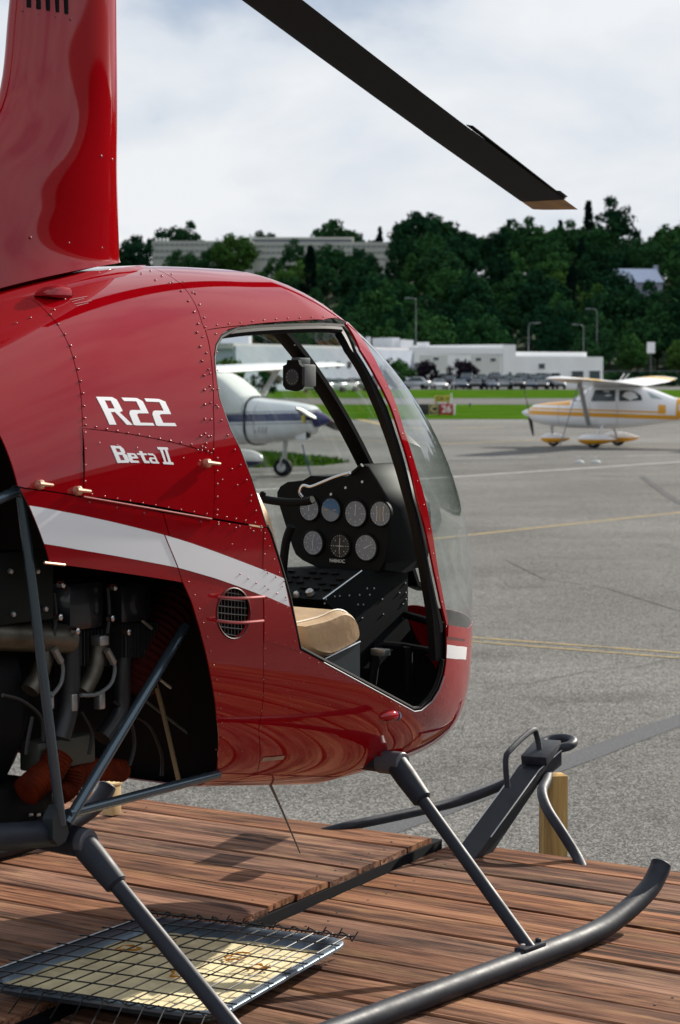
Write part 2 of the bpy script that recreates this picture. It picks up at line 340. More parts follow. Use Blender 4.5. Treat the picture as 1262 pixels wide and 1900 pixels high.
for (x0, y0, x1, y1, w, mm) in [(600, 815, 830, 823, .22, LINE_Y), (830, 823.5, 1010, 816, .22, LINE_Y), (846, 794.5, 935, 792, .3, LINE_Y), (640, 772, 724, 791, .4, LINE_Y), (724, 791, 800, 797, .3, LINE_Y), (860, 778.8, 1262, 781.5, .5, LINE_W), (830, 851.5, 1000, 848, .16, LINE_W), (1160, 846, 1262, 843, .12, LINE_W)]:
    pxline(x0, y0, x1, y1, w, mm, 'white_line' if mm is LINE_W else 'yellow_line')
def crack(pts, w, name, m):
    for i in range(len(pts) - 1): line(gnd(*pts[i]), gnd(*pts[i + 1]), w, m, name, .0045 + .0003 * i, jit=.3)
crack([(900, 1275), (985, 1268), (1090, 1246), (1180, 1238), (1290, 1215)], .010, 'tar_seam', TAR)
crack([(940, 1040), (1010, 1075), (1120, 1090), (1280, 1140)], .014, 'tar_seam', TAR)
crack([(1190, 884), (1215, 902), (1236, 918), (1280, 944)], .14, 'tar_seam', TAR)
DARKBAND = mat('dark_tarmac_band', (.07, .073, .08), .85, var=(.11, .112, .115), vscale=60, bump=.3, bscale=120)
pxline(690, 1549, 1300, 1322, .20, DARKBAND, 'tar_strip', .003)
# near grass island behind the blue and white aircraft: blades of real grass on an earth strip
gi = [gnd(300, 866), gnd(480, 868), gnd(600, 864), gnd(648, 858), gnd(628, 853), gnd(560, 845), gnd(470, 838), gnd(300, 836)]
sheet('grass_island', gi, GRASS, .012)
def blades():
    rnd = random.Random(5); mb = MB(); xs = [p.x for p in gi]; ys = [p.y for p in gi]
    P2 = [(p.x, p.y) for p in gi]
    def inside(x, y):
        c = False; j = len(P2) - 1
        for i in range(len(P2)):
            if (P2[i][1] > y) != (P2[j][1] > y) and x < (P2[j][0] - P2[i][0]) * (y - P2[i][1]) / (P2[j][1] - P2[i][1]) + P2[i][0]: c = not c
            j = i
        return c
    k = 0
    while k < 5000:
        x = rnd.uniform(min(xs), max(xs)); y = rnd.uniform(min(ys), max(ys))
        if not inside(x, y): continue
        k += 1; h = rnd.uniform(.05, .13); a = rnd.uniform(0, 6.28); w = .02
        dx, dy = math.cos(a) * w, math.sin(a) * w; lx, ly = rnd.uniform(-.04, .04), rnd.uniform(-.04, .04)
        mb.add([(x - dx, y - dy, .01), (x + dx, y + dy, .01), (x + lx, y + ly, h)], [(0, 1, 2)])
    o = mb.build('grass_blades', GRASS, None, smooth=False, recalc=False); tag(o, 'rough green grass tufts on the island behind the blue and white aircraft', 'grass', kind='stuff')
blades()

def hill_z(x, y):
    t = max(0, min(1, (y - 395) / 200)); s = t * t * (3 - 2 * t)
    f = 1 + .0022 * x + .07 * math.sin(x * .05 + 1)
    return 23.0 * s * max(.6, f) + 1.2 * math.sin(x * .07) * s
def hill():
    nx, ny = 60, 40; V = []; 
    for j in range(ny + 1):
        for i in range(nx + 1):
            x = -220 + 480 * i / nx; y = 395 + 500 * j / ny; V.append((x, y, hill_z(x, y) + .0))
    F = [(j * (nx + 1) + i, j * (nx + 1) + i + 1, (j + 1) * (nx + 1) + i + 1, (j + 1) * (nx + 1) + i) for j in range(ny) for i in range(nx)]
    o = MB().add(V, F).build('hill', mat('hill_undergrowth', (.012, .028, .012), .95, var=(.03, .05, .02), vscale=.2), None); o['kind'] = 'structure'
hill()

# ------------------------------------------------------------------ trees
def leafmat(name, c1, c2):
    m = bpy.data.materials.new(name); m.use_nodes = True; nt = m.node_tree; b = nt.nodes['Principled BSDF']; N = nt.nodes.new; L = nt.links.new
    b.inputs['Roughness'].default_value = .8; sset(b, 'Specular IOR Level', 0)
    oi = N('ShaderNodeObjectInfo'); tc = N('ShaderNodeTexCoord'); n = N('ShaderNodeTexNoise'); n.inputs['Scale'].default_value = .55; n.inputs['Detail'].default_value = 2; L(tc.outputs['Object'], n.inputs['Vector'])
    ad = N('ShaderNodeMath'); L(n.outputs[0], ad.inputs[0]); mr = N('ShaderNodeMapRange'); L(oi.outputs['Random'], mr.inputs[0]); mr.inputs[3].default_value = -.25; mr.inputs[4].default_value = .25; L(mr.outputs[0], ad.inputs[1])
    r = N('ShaderNodeValToRGB'); L(ad.outputs[0], r.inputs[0]); r.color_ramp.elements[0].position = .3; r.color_ramp.elements[0].color = (*c1, 1); r.color_ramp.elements[1].position = .75; r.color_ramp.elements[1].color = (*c2, 1); L(r.outputs[0], b.inputs['Base Color'])
    MATS[name] = m; return m
LEAF_D = leafmat('leaf_dark', (.009, .034, .018), (.026, .074, .026))
LEAF_M = leafmat('leaf_mid', (.018, .060, .022), (.046, .115, .030))
LEAF_L = leafmat('leaf_light', (.036, .085, .02), (.065, .135, .03))
LEAF_C = leafmat('needle_dark', (.002, .010, .008), (.005, .018, .012))
LEAF_P = leafmat('leaf_purple', (.012, .010, .016), (.022, .016, .024))
BARK = mat('bark', (.05, .04, .03), .9, var=(.08, .065, .05), vscale=5)
def crown(seed, rx, rz, zc, nclump, nleaf, ls, shape='round'):
    rnd = random.Random(seed); V = []; F = []
    for c in range(nclump):
        if shape == 'cone':
            t = rnd.random() ** .8; z = zc - rz + 2 * rz * t; rr = rx * (1 - t) * .95 + .15; a = rnd.uniform(0, 6.283); d = rr * rnd.uniform(.35, 1); cc = Vector((math.cos(a) * d, math.sin(a) * d, z - .2 * d)); cr = .32 + rx * .2 * (1 - t)
        else:
            while True:
                p = Vector((rnd.uniform(-1, 1), rnd.uniform(-1, 1), rnd.uniform(-1, 1)))
                if .35 < p.length < 1: break
            w = 1 - .25 * max(0, p.z); cc = Vector((p.x * rx * w, p.y * rx * w, zc + p.z * rz)); cr = rnd.uniform(.16, .30) * rx
        for k in range(nleaf):
            d = Vector((rnd.gauss(0, 1), rnd.gauss(0, 1), rnd.gauss(0, .8))).normalized(); q = cc + d * cr * rnd.uniform(.55, 1.12)
            n = (d + Vector((rnd.gauss(0, .5), rnd.gauss(0, .5), rnd.gauss(.3, .5)))).normalized(); x = n.orthogonal().normalized(); y = n.cross(x); a = rnd.uniform(0, 6.28)
            x, y = x * math.cos(a) + y * math.sin(a), y * math.cos(a) - x * math.sin(a); s = ls * rnd.uniform(.6, 1.3); b = len(V)
            V += [q - x * s, q - y * s * .55, q + x * s, q + y * s * .55]; F.append((b, b + 1, b + 2, b + 3))
    mb = MB().add(V, F); return mb
def trunkmesh(seed, h, r, rx, zc):
    rnd = random.Random(seed); mb = MB(); mb.tube(spline([(0, 0, -.6), (rnd.uniform(-.1, .1), 0, h * .35), (rnd.uniform(-.3, .3), rnd.uniform(-.2, .2), h * .8)], 4), [r * (1 - .06 * i) for i in range(9)], 8)
    for k in range(5):
        a = k * 1.26 + rnd.uniform(-.3, .3); z = h * rnd.uniform(.3, .6); mb.tube([(0, 0, z), (math.cos(a) * rx * .4, math.sin(a) * rx * .4, z + h * .16), (math.cos(a) * rx * .75, math.sin(a) * rx * .75, z + h * .25)], [r * .45, r * .28, r * .08], 6)
    return mb
KINDS = {
 'broad': [(11, 4.6, 4.4, 7.6, 70, 40, .42), (12, 5.0, 4.9, 8.2, 80, 40, .42), (13, 3.9, 5.2, 8.0, 66, 40, .40)],
 'conifer': [(31, 3.0, 6.4, 7.6, 120, 22, .34), (32, 2.5, 7.2, 8.6, 120, 22, .32)],
 'shrub': [(41, 2.6, 2.0, 2.2, 40, 34, .30)]}
TREE = {}
def tree_proto(kind, i, leaf):
    key = (kind, i, leaf.name)
    if key in TREE: return TREE[key]
    s = KINDS[kind][i]
    cm = crown(*s, shape='cone' if kind == 'conifer' else 'round').mesh('crown', leaf, smooth=False, recalc=False)
    tm = trunkmesh(s[0], s[3] + (s[2] * .7 if kind == 'conifer' else 0), .28 if kind != 'shrub' else .12, s[1], s[3]).mesh('trunk', BARK)
    TREE[key] = (cm, tm); return TREE[key]
def tree(kind, i, leaf, x, y, z, s, rz, name, label, group, cat='tree', sz=None):
    cm, tm = tree_proto(kind, i, leaf); e = empty(name, (x, y, z), rz, label, cat, group); e.scale = (s, s, sz or s)
    link('trunk', tm, e); link('crown', cm, e); return e
def spot(px, y):
    side = 'left of the helicopter roof' if px < 270 else 'below the office block' if px < 760 else 'above the taxiway sign' if px < 900 else 'above the white building' if px < 1120 else 'near the hillside house'
    band = 'at the foot of the hill' if y < 440 else 'on the lower hillside' if y < 490 else 'midway up the hill' if y < 540 else 'high on the hill' if y < 590 else 'on the hill crest'
    return band + ', ' + side
def wood():
    rnd = random.Random(77); y = 408.0; row = 0
    G = 'trees of the wood on the hill'
    while y < 640:
        x = -.105 * y - 8 + (row % 2) * 4
        while x < .152 * y + 6:
            px = x + rnd.uniform(-2.4, 2.4); py = y + rnd.uniform(-7, 7)
            ppx = 631 + FPX * px / py
            skip = False
            if 545 < py < 612 and 258 < ppx < 770: skip = True            # clearing for the office block
            if 497 < py < 530 and 1118 < ppx < 1246: skip = True           # clearing for the house
            if 430 < py < 497 and 1100 < ppx < 1250 and hill_z(px, py) > 9: skip = rnd.random() < .75
            if 505 < py < 558 and 850 < ppx < 930: skip = True
            if py > 612 and ppx < 770: skip = rnd.random() < .35
            if not skip:
                q = rnd.random(); s = rnd.uniform(.78, 1.18)
                if py < 545 and py > 500 and ppx < 740: s *= .62 + .18 * rnd.random()
                if py < 440: s *= .85
                if q < .07 and py > 470: tree('conifer', rnd.randrange(2), LEAF_C, px, py, hill_z(px, py), s * 1.05, rnd.uniform(0, 6.28), 'conifer_tree', 'dark pointed conifer ' + spot(ppx, py), G)
                elif q < .62: tree('broad', rnd.randrange(3), LEAF_D, px, py, hill_z(px, py), s, rnd.uniform(0, 6.28), 'dark_tree', 'dark green leafy tree ' + spot(ppx, py), G)
                elif q < .93: tree('broad', rnd.randrange(3), LEAF_M, px, py, hill_z(px, py), s, rnd.uniform(0, 6.28), 'green_tree', 'mid green leafy tree ' + spot(ppx, py), G)
                else: tree('broad', rnd.randrange(3), LEAF_L, px, py, hill_z(px, py), s * .85, rnd.uniform(0, 6.28), 'pale_tree', 'pale yellow green tree ' + spot(ppx, py), G)
            x += rnd.uniform(7.2, 9.2)
        y += 19 if y > 450 else 13; row += 1
wood()
def side_wood():
    # the wood goes on round the airfield to the right and behind; one unseen mass, added for the dark band mirrored in the paint
    rnd = random.Random(9); V = []; F = []
    spots = []
    for q in range(230): az = R(15) + R(190) * q / 230 + rnd.uniform(-.01, .01); rad = rnd.uniform(150, 215); spots.append((math.sin(az) * rad, math.cos(az) * rad, 0))
    for a0, a1, n in ((-30, -8.6, 130), (9.6, 16, 45)):
        for q in range(n): az = R(rnd.uniform(a0, a1)); rad = rnd.uniform(415, 620); x_, y_ = math.sin(az) * rad, math.cos(az) * rad; spots.append((x_, y_, hill_z(x_, y_) if y_ > 395 else 0))
    for (cx, cy, bz) in spots:
        h = rnd.uniform(15, 25) if bz == 0 else rnd.uniform(11, 16); rx = rnd.uniform(6, 9)
        for k in range(330):
            p = Vector((rnd.gauss(0, 1), rnd.gauss(0, 1), rnd.gauss(0, 1))).normalized() * rnd.uniform(.6, 1.05); c = Vector((cx + p.x * rx, cy + p.y * rx, bz + h * .5 + p.z * h * .5))
            n = (p + Vector((rnd.gauss(0, .4), rnd.gauss(0, .4), .3))).normalized(); x = n.orthogonal().normalized() * rnd.uniform(.9, 1.7); y = n.cross(x); b = len(V); V += [c - x, c - y * .7, c + x, c + y * .7]; F.append((b, b + 1, b + 2, b + 3))
    o = MB().add(V, F).build('unseen_wood', LEAF_D, None, smooth=False, recalc=False); tag(o, 'unseen belt of dark trees added round the airfield, mirrored in the red paint', 'wood', kind='stuff')
side_wood()
def unseen_hangar():
    # long shed added out of view on the right, to mirror a dark band in the paint
    e = empty('unseen_hangar', (34, 8, 0), 0, 'long dark green metal shed added out of view right of the landing dolly, mirrored in the paint', 'building')
    gm = mat('hangar_sheet', (.05, .06, .055), .6, var=(.04, .05, .046), vscale=.6, spec=.1)
    MB().box((6, 0, 4.0), (12, 60, 8)).build('wall', gm, e, smooth=False)
    MB().add([(-.4, -30.4, 8), (12.4, -30.4, 8), (6, -30.4, 10.4), (-.4, 30.4, 8), (12.4, 30.4, 8), (6, 30.4, 10.4)], [(0, 1, 2), (3, 5, 4), (0, 2, 5, 3), (1, 4, 5, 2), (0, 3, 4, 1)]).build('roof', mat('hangar_roof', (.10, .11, .11), .6, spec=.1), e, smooth=False)
    for k in range(5):
        d = MB().box((-.06, -24 + k * 12, 2.8), (.1, 9.6, 5.6)).build('door', mat('hangar_door', (.07, .075, .075), .6, spec=.1), e, smooth=False)
        for q in range(9): MB().box((-.12, -28 + k * 12 + q, 2.8), (.04, .10, 5.5)).build('door_rib', gm, d, smooth=False)
unseen_hangar()
# trees against the sky by the office block and the tall pine on the skyline
def skytree(px, py_top, Y, kind, i, leaf, name, label, h, group=None, base=None):
    t = at(px, py_top, Y); H0 = {'broad': 12.4, 'conifer': 14.6, 'shrub': 4.4}[kind]
    s = h / H0; return tree(kind, i, leaf, t.x, t.y, t.z - h, s, px * .7, name, label, group)
skytree(250, 437, 560, 'broad', 0, LEAF_D, 'dark_tree', 'dark tree just right of the red mast fairing, left of the office block', 12)
skytree(318, 424, 625, 'broad', 1, LEAF_D, 'dark_tree', 'left of two rounded trees rising behind the left roof of the office block', 16, 'trees behind the office roof')
skytree(349, 421, 625, 'broad', 2, LEAF_D, 'dark_tree', 'right of two rounded trees rising behind the left roof of the office block', 16, 'trees behind the office roof')
skytree(436, 437, 540, 'broad', 1, LEAF_L, 'pale_tree', 'large light green tree in front of the office block', 13)
skytree(405, 452, 545, 'broad', 0, LEAF_M, 'green_tree', 'green tree hiding the lower left wall of the office block', 12)
skytree(548, 452, 545, 'broad', 2, LEAF_D, 'dark_tree', 'dark tree before the middle of the office block', 12)
skytree(610, 458, 542, 'broad', 1, LEAF_M, 'green_tree', 'rounded green tree before the right half of the office block', 12)
skytree(668, 462, 540, 'broad', 0, LEAF_D, 'dark_tree', 'dark tree before the right end of the office block', 12)
skytree(340, 468, 548, 'broad', 1, LEAF_D, 'dark_tree', 'dark tree before the left end of the office block', 11)
skytree(620, 408, 625, 'broad', 0, LEAF_D, 'dark_tree', 'broad dark tree peaking behind the flat roof of the office block', 16, 'trees behind the office roof')
skytree(490, 431, 625, 'broad', 1, LEAF_D, 'dark_tree', 'low dark tree top peeping over the middle of the office roof', 12, 'trees behind the office roof')
skytree(705, 418, 600, 'conifer', 0, LEAF_C, 'conifer_tree', 'small dark conifer at the right end of the office roof', 13)
skytree(1092, 387, 590, 'conifer', 1, LEAF_C, 'conifer_tree', 'tall ragged pine breaking the skyline left of centre of the right ridge', 22)
skytree(1135, 380, 596, 'broad', 2, LEAF_D, 'dark_tree', 'tall dark tree on the skyline right of the ragged pine', 20)
skytree(782, 402, 588, 'broad', 1, LEAF_D, 'dark_tree', 'tall leafy tree forming the left peak of the wooded ridge', 18)
skytree(836, 412, 592, 'broad', 0, LEAF_D, 'dark_tree', 'rounded tree right of the left peak of the wooded ridge', 16)
skytree(944, 417, 600, 'conifer', 1, LEAF_C, 'conifer_tree', 'left of three small pointed conifers on the ridge skyline', 15, 'pointed conifers on the skyline')
skytree(969, 420, 600, 'conifer', 0, LEAF_C, 'conifer_tree', 'middle one of three small pointed conifers on the ridge skyline', 14, 'pointed conifers on the skyline')
skytree(1040, 418, 600, 'conifer', 1, LEAF_C, 'conifer_tree', 'right of three small pointed conifers on the ridge skyline', 15, 'pointed conifers on the skyline')

# ------------------------------------------------------------------ buildings
WALL_W = mat('white_rendered_wall', (.86, .87, .86), .8, var=(.80, .81, .80), vscale=.3)
WALL_B = mat('blue_grey_wall', (.42, .47, .55), .8, var=(.38, .42, .50), vscale=.3)
ROOF_G = mat('flat_roof_grey', (.5, .5, .5), .8)
WIN_D = mat('dark_window_glass', (.03, .05, .06), .12, spec=.6)
CONC_B = mat('pale_concrete_facade', (.46, .47, .42), .8, var=(.40, .41, .37), vscale=.15)
def wall_box(name, p, q, h, thick, m, parent, z0=0):
    """straight building block whose front runs from p to q (ground points); depth goes away from the camera"""
    p = Vector((p[0], p[1], 0)); q = Vector((q[0], q[1], 0)); d = (q - p); L_ = d.length; d.normalize(); n = Vector((-d.y, d.x, 0))
    rz = math.atan2(d.y, d.x)
    c = p + d * L_ / 2 + n * thick / 2 + Vector((0, 0, z0 + h / 2))
    MB().box(c, (L_, thick, h), rz).build(name, m, parent, smooth=False); return p, d, n, rz
def on_front(fr, s, z, out=.0): p, d, n, rz = fr; return p + d * s - n * out + Vector((0, 0, z))
def window(fr, s, z, w, h, parent, name='window', frame=True):
    rz = fr[3]; o = MB().box(on_front(fr, s, z, .06), (w, .10, h), rz).build(name, WIN_D, parent, smooth=False)
    if frame:
        mb = MB(); t = .08
        for (ds, dz, ww, hh) in [(0, h / 2 + t / 2, w + 2 * t, t), (0, -h / 2 - t / 2, w + 2 * t, t), (-w / 2 - t / 2, 0, t, h), (w / 2 + t / 2, 0, t, h)]: mb.box(on_front(fr, s + ds, z + dz, .075), (ww, .12, hh), rz)
        mb.build('frame', WALL_W, o, smooth=False)
    return o
def white_building():
    e = empty('white_building', (20, 330, 0), 0, 'long low white flat roofed building behind the parked cars', 'building')
    inv = Matrix.Translation((-20, -330, 0))
    def P(px, Y): v = at(px, 700, Y); return (v.x - 20, v.y - 330)
    f1 = wall_box('wall', P(768, 357), P(938, 371), 5.7, 26, WALL_W, e)
    f2 = wall_box('tower_wall', P(934, 370), P(957, 372), 6.6, 20, WALL_W, e)
    f3 = wall_box('wall', P(957.3, 372), P(1119, 384), 4.8, 26, WALL_W, e)
    wall_box('roof_edge', (f1[0].x - .3, f1[0].y - .25), P(934, 370.2), .9, 26.3, mat('white_parapet', (.82, .83, .84), .7), e, 5.15)
    wall_box('upper_roof', (f3[0].x - .0 - f3[2].x * -3, f3[0].y + 3), tuple((Vector((P(1092, 382)[0], P(1092, 382)[1] + 3))))[:2], .75, 18, mat('white_parapet', (.82, .83, .84), .7), e, 4.8)
    # recessed panels, windows, doors
    for (fr, s, z, w, h) in [(f1, 4.6, 4.35, 1.2, .5), (f1, 13.9, 4.3, 1.3, .55), (f1, 17.2, 4.25, 1.3, .55), (f1, 6.4, 1.4, 2.0, 1.6), (f3, 2.4, 1.6, .9, 1.2), (f3, 5.2, 1.6, 1.7, 1.3), (f3, 8.4, 1.6, 1.9, 1.3), (f3, 13.2, 1.7, 2.6, 1.7), (f3, 17.0, 1.5, 2.4, 2.2), (f2, 1.4, 1.9, .6, 1.0), (f3, 5.4, 3.3, 1.3, .8)]: window(fr, s, z, w, h, e)
    o = MB().box(on_front(f1, 11.0, 1.9, .06), (3.0, .1, 4.0), f1[3]).build('door', WIN_D, e, smooth=False)
    for s in (4.2, 15.6): MB().box(on_front(f1, s, 3.3, .02), (6.0 if s < 5 else 6.4, .06, 3.2), f1[3]).build('wall_panel', mat('pale_wall_panel', (.60, .62, .58), .8), e, smooth=False)
    for (s, w, h, dy) in [(-1.6, 2.2, 1.4, 6), (2.0, 2.2, 1.5, 8), (5.2, 3.8, 1.2, 9), (.9, 1.2, 1.2, 5), (9.2, .7, .9, 8)]:
        c = on_front(f1, s + 1, 6.05 + h / 2, -dy); MB().box(c, (w, 2.0, h), f1[3]).build('rooftop_unit', mat('unit_grey', (.55, .57, .6), .6), e, smooth=False)
    MB().cyl(on_front(f1, -3.6, 5.9, -6), on_front(f1, -3.6, 7.6, -6), .35, 12).build('roof_vent', mat('unit_grey', (.55, .57, .6), .6), e)
white_building()
def left_building():
    e = empty('grey_building', (-3, 280, 0), 0, 'blue grey flat roofed building seen through the cockpit behind the blue and white aircraft', 'building')
    def P(px, Y): v = at(px, 700, Y); return (v.x + 3, v.y - 280)
    f = wall_box('wall', P(438, 296), P(767.5, 357), 5.6, 30, WALL_B, e)
    wall_box('roof_edge', (f[0].x - .3, f[0].y - .25), (P(767.5, 357)[0] - .6, P(767.5, 357)[1] - .25), .7, 30.4, ROOF_G, e, 5.2)
    f2 = wall_box('upper_block', P(408, 303), P(462, 313), 7.2, 20, mat('upper_block_wall', (.30, .34, .42), .8), e)
    for i in range(6): window(f, 22 + i * 4.2, 3.4, 1.1, .8, e, frame=False)
    for i in range(3): MB().box(on_front(f, 12 + i * 5, 6.6, -7 - i), (2.6, 2.2, 1.2), f[3]).build('rooftop_unit', mat('unit_grey', (.55, .57, .6), .6), e, smooth=False)
left_building()
tree('shrub', 0, LEAF_L, at(425, 690, 240).x, 240, 0, .85, 1, 'green_bush', 'bright green bush beside the grey building, left in the cockpit view', None, 'bush')
tree('shrub', 0, LEAF_M, at(492, 690, 255).x, 255, 0, .62, 2, 'green_bush', 'small green bush in front of the grey wall, near the compass', None, 'bush')
tree('shrub', 0, LEAF_M, at(733, 690, 335).x, 335, 0, .95, 2.5, 'green_bush', 'olive green bush at the left corner of the white building', None, 'bush')
tree('shrub', 0, LEAF_P, at(791, 690, 345).x, 345, .4, .82, .4, 'purple_tree', 'left of two small purple leaved trees before the white building', 'small purple trees before the white building')
tree('shrub', 0, LEAF_P, at(856, 690, 346).x, 346, .4, .85, 1.9, 'purple_tree', 'right of two small purple leaved trees before the white building', 'small purple trees before the white building')
for i, px in enumerate((1135, 1163, 1190, 1218, 1245)):
    tree('shrub', 0, LEAF_D, at(px, 690, 390).x, 390, .2, .62, i, 'hedge_bush', ['leftmost rounded bush of the hedge', 'second rounded bush of the hedge', 'middle rounded bush of the hedge', 'fourth rounded bush of the hedge', 'rightmost rounded bush of the hedge'][i] + ' right of the white building', 'hedge bushes right of the white building', 'bush', .5)
def office():
    e = empty('office_block', (-15, 580, 20), 0, 'long pale concrete office block on top of the hill', 'building')
    def P(px, Y): v = at(px, 460, Y); return (v.x + 15, v.y - 580)
    def Z(py, Y): return at(600, py, Y).z - 20
    z0 = Z(520, 580)
    f1 = wall_box('wall', P(282, 575), P(470, 575), Z(447, 575) - z0, 20, CONC_B, e, z0)
    f2 = wall_box('wall', P(470, 578), P(736, 578), Z(449, 578) - z0, 20, CONC_B, e, z0)
    f3 = wall_box('roof_storey', P(466, 582), P(657, 582), Z(440, 582) - z0, 16, CONC_B, e, z0)
    for fr, n, zt in ((f1, 24.2, 447), (f2, 34.3, 449)):
        for k in range(3):
            zz = Z(zt + 8 + k * 12, 578)
            MB().box(on_front(fr, n / 2, zz, .03), (n - .6, .1, .62), fr[3]).build('window_band', mat('office_glass', (.20, .22, .2), .2), e, smooth=False)
            m2 = MB()
            for q in range(int(n / 1.2)): m2.box(on_front(fr, .6 + q * 1.2, zz, .06), (.16, .12, .66), fr[3])
            o = m2.build('mullion_row', CONC_B, e, smooth=False); o['kind'] = 'stuff'
    MB().box(on_front(f3, 12.2, Z(447, 582), .03), (24, .1, .8), f3[3]).build('window_band', mat('roof_glass', (.09, .10, .12), .2), e, smooth=False)
    for k in range(4): MB().box(on_front(f1, .8 + k * .9, Z(444.5, 575), -3), (.5, .5, 1.0), 0).build('rooftop_unit', WALL_W, e, smooth=False)
office()
def annex():
    e = empty('white_annex', at(756, 490, 560), 0, 'small white building corner showing through trees right of the office block', 'building')
    MB().box((0, 0, -1), (2.6, 4, 6.4), .3).build('wall', WALL_W, e, smooth=False); MB().box((0, 0, 2.32), (2.9, 4.3, .22), .3).build('roof', ROOF_G, e, smooth=False)
    for z in (-.5, 1.0): MB().box((.2, -2.15, z), (1.4, .1, .7), .3).build('window', WIN_D, e, smooth=False)
annex()
def house():
    Y = 512; b = at(1184, 524, Y); e = empty('hillside_house', (b.x, b.y, b.z - 3), R(8), 'house with a pale blue gabled roof halfway up the wooded hill', 'house')
    w = mat('house_wall', (.34, .36, .44), .8); rf = mat('pale_blue_roof', (.42, .48, .62), .6, var=(.36, .42, .56), vscale=2)
    MB().box((0, 3, 1.6), (10.4, 7, 3.2)).build('wall', w, e, smooth=False)
    def gable(x0, x1, y0, y1, z0, z1, nm):
        ym = (y0 + y1) / 2
        MB().add([(x0, y0, z0), (x1, y0, z0), (x1, y1, z0), (x0, y1, z0), (x0 + 1.2, ym, z1), (x1 - .6, ym, z1)], [(0, 1, 5, 4), (2, 3, 4, 5), (0, 4, 3), (1, 2, 5), (0, 3, 2, 1)]).build(nm, rf, e, smooth=False)
    gable(-5.6, 5.4, -1.0, 7, 3.0, 6.0, 'roof')
    MB().add([(-4.6, -3, 2.9), (-1.0, -3, 2.9), (-2.8, -3, 5.2), (-4.6, 2, 2.9), (-1.0, 2, 2.9), (-2.8, 2, 5.6)], [(0, 1, 2), (0, 2, 5, 3), (1, 4, 5, 2), (3, 5, 4)]).build('front_gable', rf, e, smooth=False)
    MB().box((-2.8, -2.5, 1.4), (3.2, 1, 3)).build('front_wall', w, e, smooth=False)
    for x in (-3.2, 1.2, 3.6): MB().box((x, -3.02 if x < -2 else -.52, 1.5), (1.0, .08, 1.1)).build('window', WIN_D, e, smooth=False)
    MB().box((4.8, 3.4, 5.6), (.8, .8, 2.4)).build('chimney', mat('chimney_stone', (.3, .33, .4), .8), e, smooth=False)
house()

# ------------------------------------------------------------------ lamp posts, signs, far fence
LAMP = mat('lamp_post_grey', (.12, .14, .155), .6)
def lamp(px, py_top, py_bot, Y, dirx, label):
    t = at(px, py_top, Y); b = at(px, py_bot, Y); h = t.z - b.z + 4.0
    e = empty('street_lamp', (t.x, t.y, t.z - h), 0, label, 'lamp post', 'street lamps along the road below the wood')
    MB().tube([(0, 0, 0), (0, 0, h * .6), (0, 0, h - .5)], [.08, .06, .045], 8).build('pole', LAMP, e)
    MB().tube(spline([(0, 0, h - .55), (dirx * .25, 0, h - .12), (dirx * 1.2, 0, h)], 5), .05, 8).build('arm', LAMP, e)
    MB().box((dirx * 1.5, 0, h + .0), (.8, .32, .16), bev=.05).build('lamp_head', LAMP, e)
lamp(772, 553, 600, 398, -1, 'street lamp left of the wood, above the left half of the white building')
lamp(981, 599, 645, 392, 1, 'street lamp just above the middle of the white building roof')
lamp(1083, 602, 652, 392, -1, 'street lamp above the right end of the white building')
lamp(1108, 573, 606, 398, -1, 'street lamp standing higher, up right of the white building')
def square_sign():
    b = at(1208, 645, 392); e = empty('white_sign', (b.x, b.y, 0), 0, 'small blank white square sign on a post right of the white building', 'sign')
    MB().cyl((0, 0, 0), (0, .06, b.z), .06, 8).build('post', LAMP, e); MB().box((0, 0, b.z), (1.3, .08, 1.8)).build('sign_face', WHITE_VINYL, e, smooth=False)
square_sign()
def far_fence():
    a = at(1122, 690, 394); b = at(1290, 690, 394); e = empty('wire_fence', (a.x, a.y, 0), 0, 'dark chain link fence behind the hedge right of the white building', 'fence')
    L_ = b.x - a.x
    for k in range(6): MB().cyl((k * L_ / 5, 0, -.2), (k * L_ / 5, 0, 2.6), .07, 8).build('post', LAMP, e)
    MB().cyl((0, 0, 2.55), (L_, 0, 2.55), .05, 6).build('rail', LAMP, e)
far_fence()

